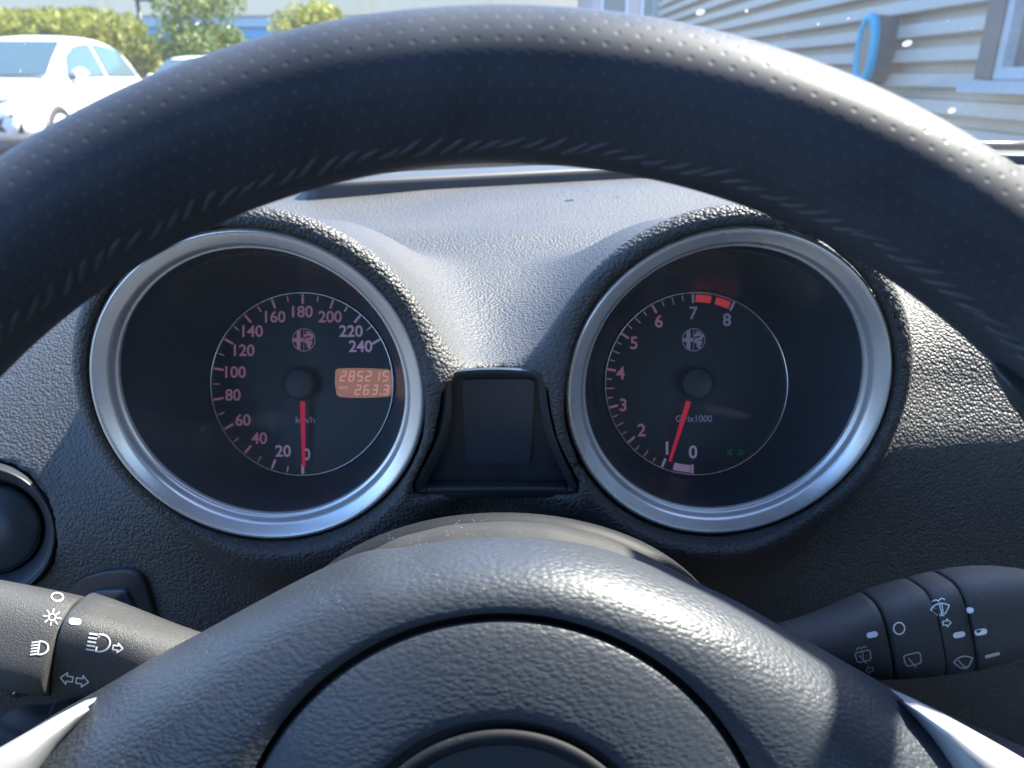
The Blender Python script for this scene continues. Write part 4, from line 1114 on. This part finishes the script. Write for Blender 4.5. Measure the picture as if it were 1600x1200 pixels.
sheet(Y0, WY0, -1, 9); sheet(WY1, Y1, -1, 9); sheet(WY0, WY1, -1, WZ0-.01); sheet(WY0, WY1, WZ1+.01, 9)
obj('sheet_wall', cm, M['steel'], hall, smooth=False)
bk = MB(); wallbox(bk, XW+.30, XW+12, Y0, Y1-.03, 0, 1) if False else None
core = MB().box((XW+6.2, (Y0+Y1)/2, 1.72), (11.8, Y1-Y0-.1, 3.44)); obj('hall_core', core, M['trim'], hall, smooth=False)
obj('corner_trim', MB().box((XW-.01, Y1+.06, 1.75), (.14,.14,3.5)), M['ltrim'], hall, smooth=False)
obj('downpipe', MB().tube([Vector((XW-.02, Y1+.26, 0)), Vector((XW-.02, Y1+.26, 3.5))], .07, 12), M['trim'], hall)
wf = MB()
fw = .16
for (y0, y1, z0, z1) in ((WY1-fw, WY1+.02, WZ0, WZ1),(WY0-.02, WY0+fw, WZ0, WZ1),(WY0+fw, WY1-fw, WZ1-fw, WZ1)): wf.box((XW+.03, (y0+y1)/2, (z0+z1)/2), (.14, y1-y0, z1-z0))
wno = obj('window', wf, M['trim'], hall, smooth=False)
obj('sill', MB().box((XW-.01, (WY0+WY1)/2, WZ0-.04), (.22, WY1-WY0+.1, .07)), M['ltrim'], wno, smooth=False)
f_ = MB(); i0, i1, j0, j1 = WY0+fw, WY1-fw, WZ0, WZ1-fw
for (y0, y1, z0, z1) in ((i1-.07, i1-.002, j0, j1),(i0+.002, i0+.07, j0, j1),(i0+.07, i1-.07, j0, j0+.07),(i0+.07, i1-.07, j1-.07, j1),): f_.box((XW+.02, (y0+y1)/2, (z0+z1)/2), (.09, y1-y0, z1-z0))
obj('sash', f_, M['ltrim'], wno, smooth=False)
obj('pane', MB().box((XW+.05, (i0+i1)/2, (j0+j1)/2), (.01, i1-i0-.14, j1-j0-.14)), M['car_glass'], wno, smooth=False)

# --- wall charger
M['cyan'] = plain('cyan_blue_plastic', (.005,.36,.55), .35, 0, 0)
M['beige'] = plain('beige_grey_panel', (.22,.20,.16), .5, 0, 0)
yc = 6.72; zc = EYE + .19
ch = thing('wall_charger', 'oval charging box with blue ring on the corrugated wall', 'charger', (XW-.08, yc, zc))
def oval(x, ry, rz, n=48): return [Vector((x, yc+ry*math.copysign(abs(math.cos(a))**.85, math.cos(a)), zc+rz*math.copysign(abs(math.sin(a))**.85, math.sin(a)))) for a in [2*math.pi*i/n for i in range(n)]]
obj('housing', MB().grid([oval(XW+.03,.15,.25), oval(XW-.10,.16,.26), oval(XW-.15,.16,.26)], closed_v=True), M['trim'], ch)
obj('blue_ring', MB().grid([oval(XW-.13,.165,.265), oval(XW-.155,.172,.272), oval(XW-.18,.165,.265), oval(XW-.187,.14,.24), oval(XW-.18,.105,.20), oval(XW-.165,.100,.195)], closed_v=True), M['cyan'], ch)
fp = oval(XW-.168,.125,.218); m_ = MB(); m_.add(fp, [tuple(range(len(fp)))]); obj('front_panel', m_, M['beige'], ch, smooth=False)
obj('connector', MB().tube([Vector((XW-.02, yc-.10, zc-.36)), Vector((XW-.10, yc-.10, zc-.32)), Vector((XW-.13, yc-.10, zc-.25))], [.04,.045,.03], 12), M['print'], ch)
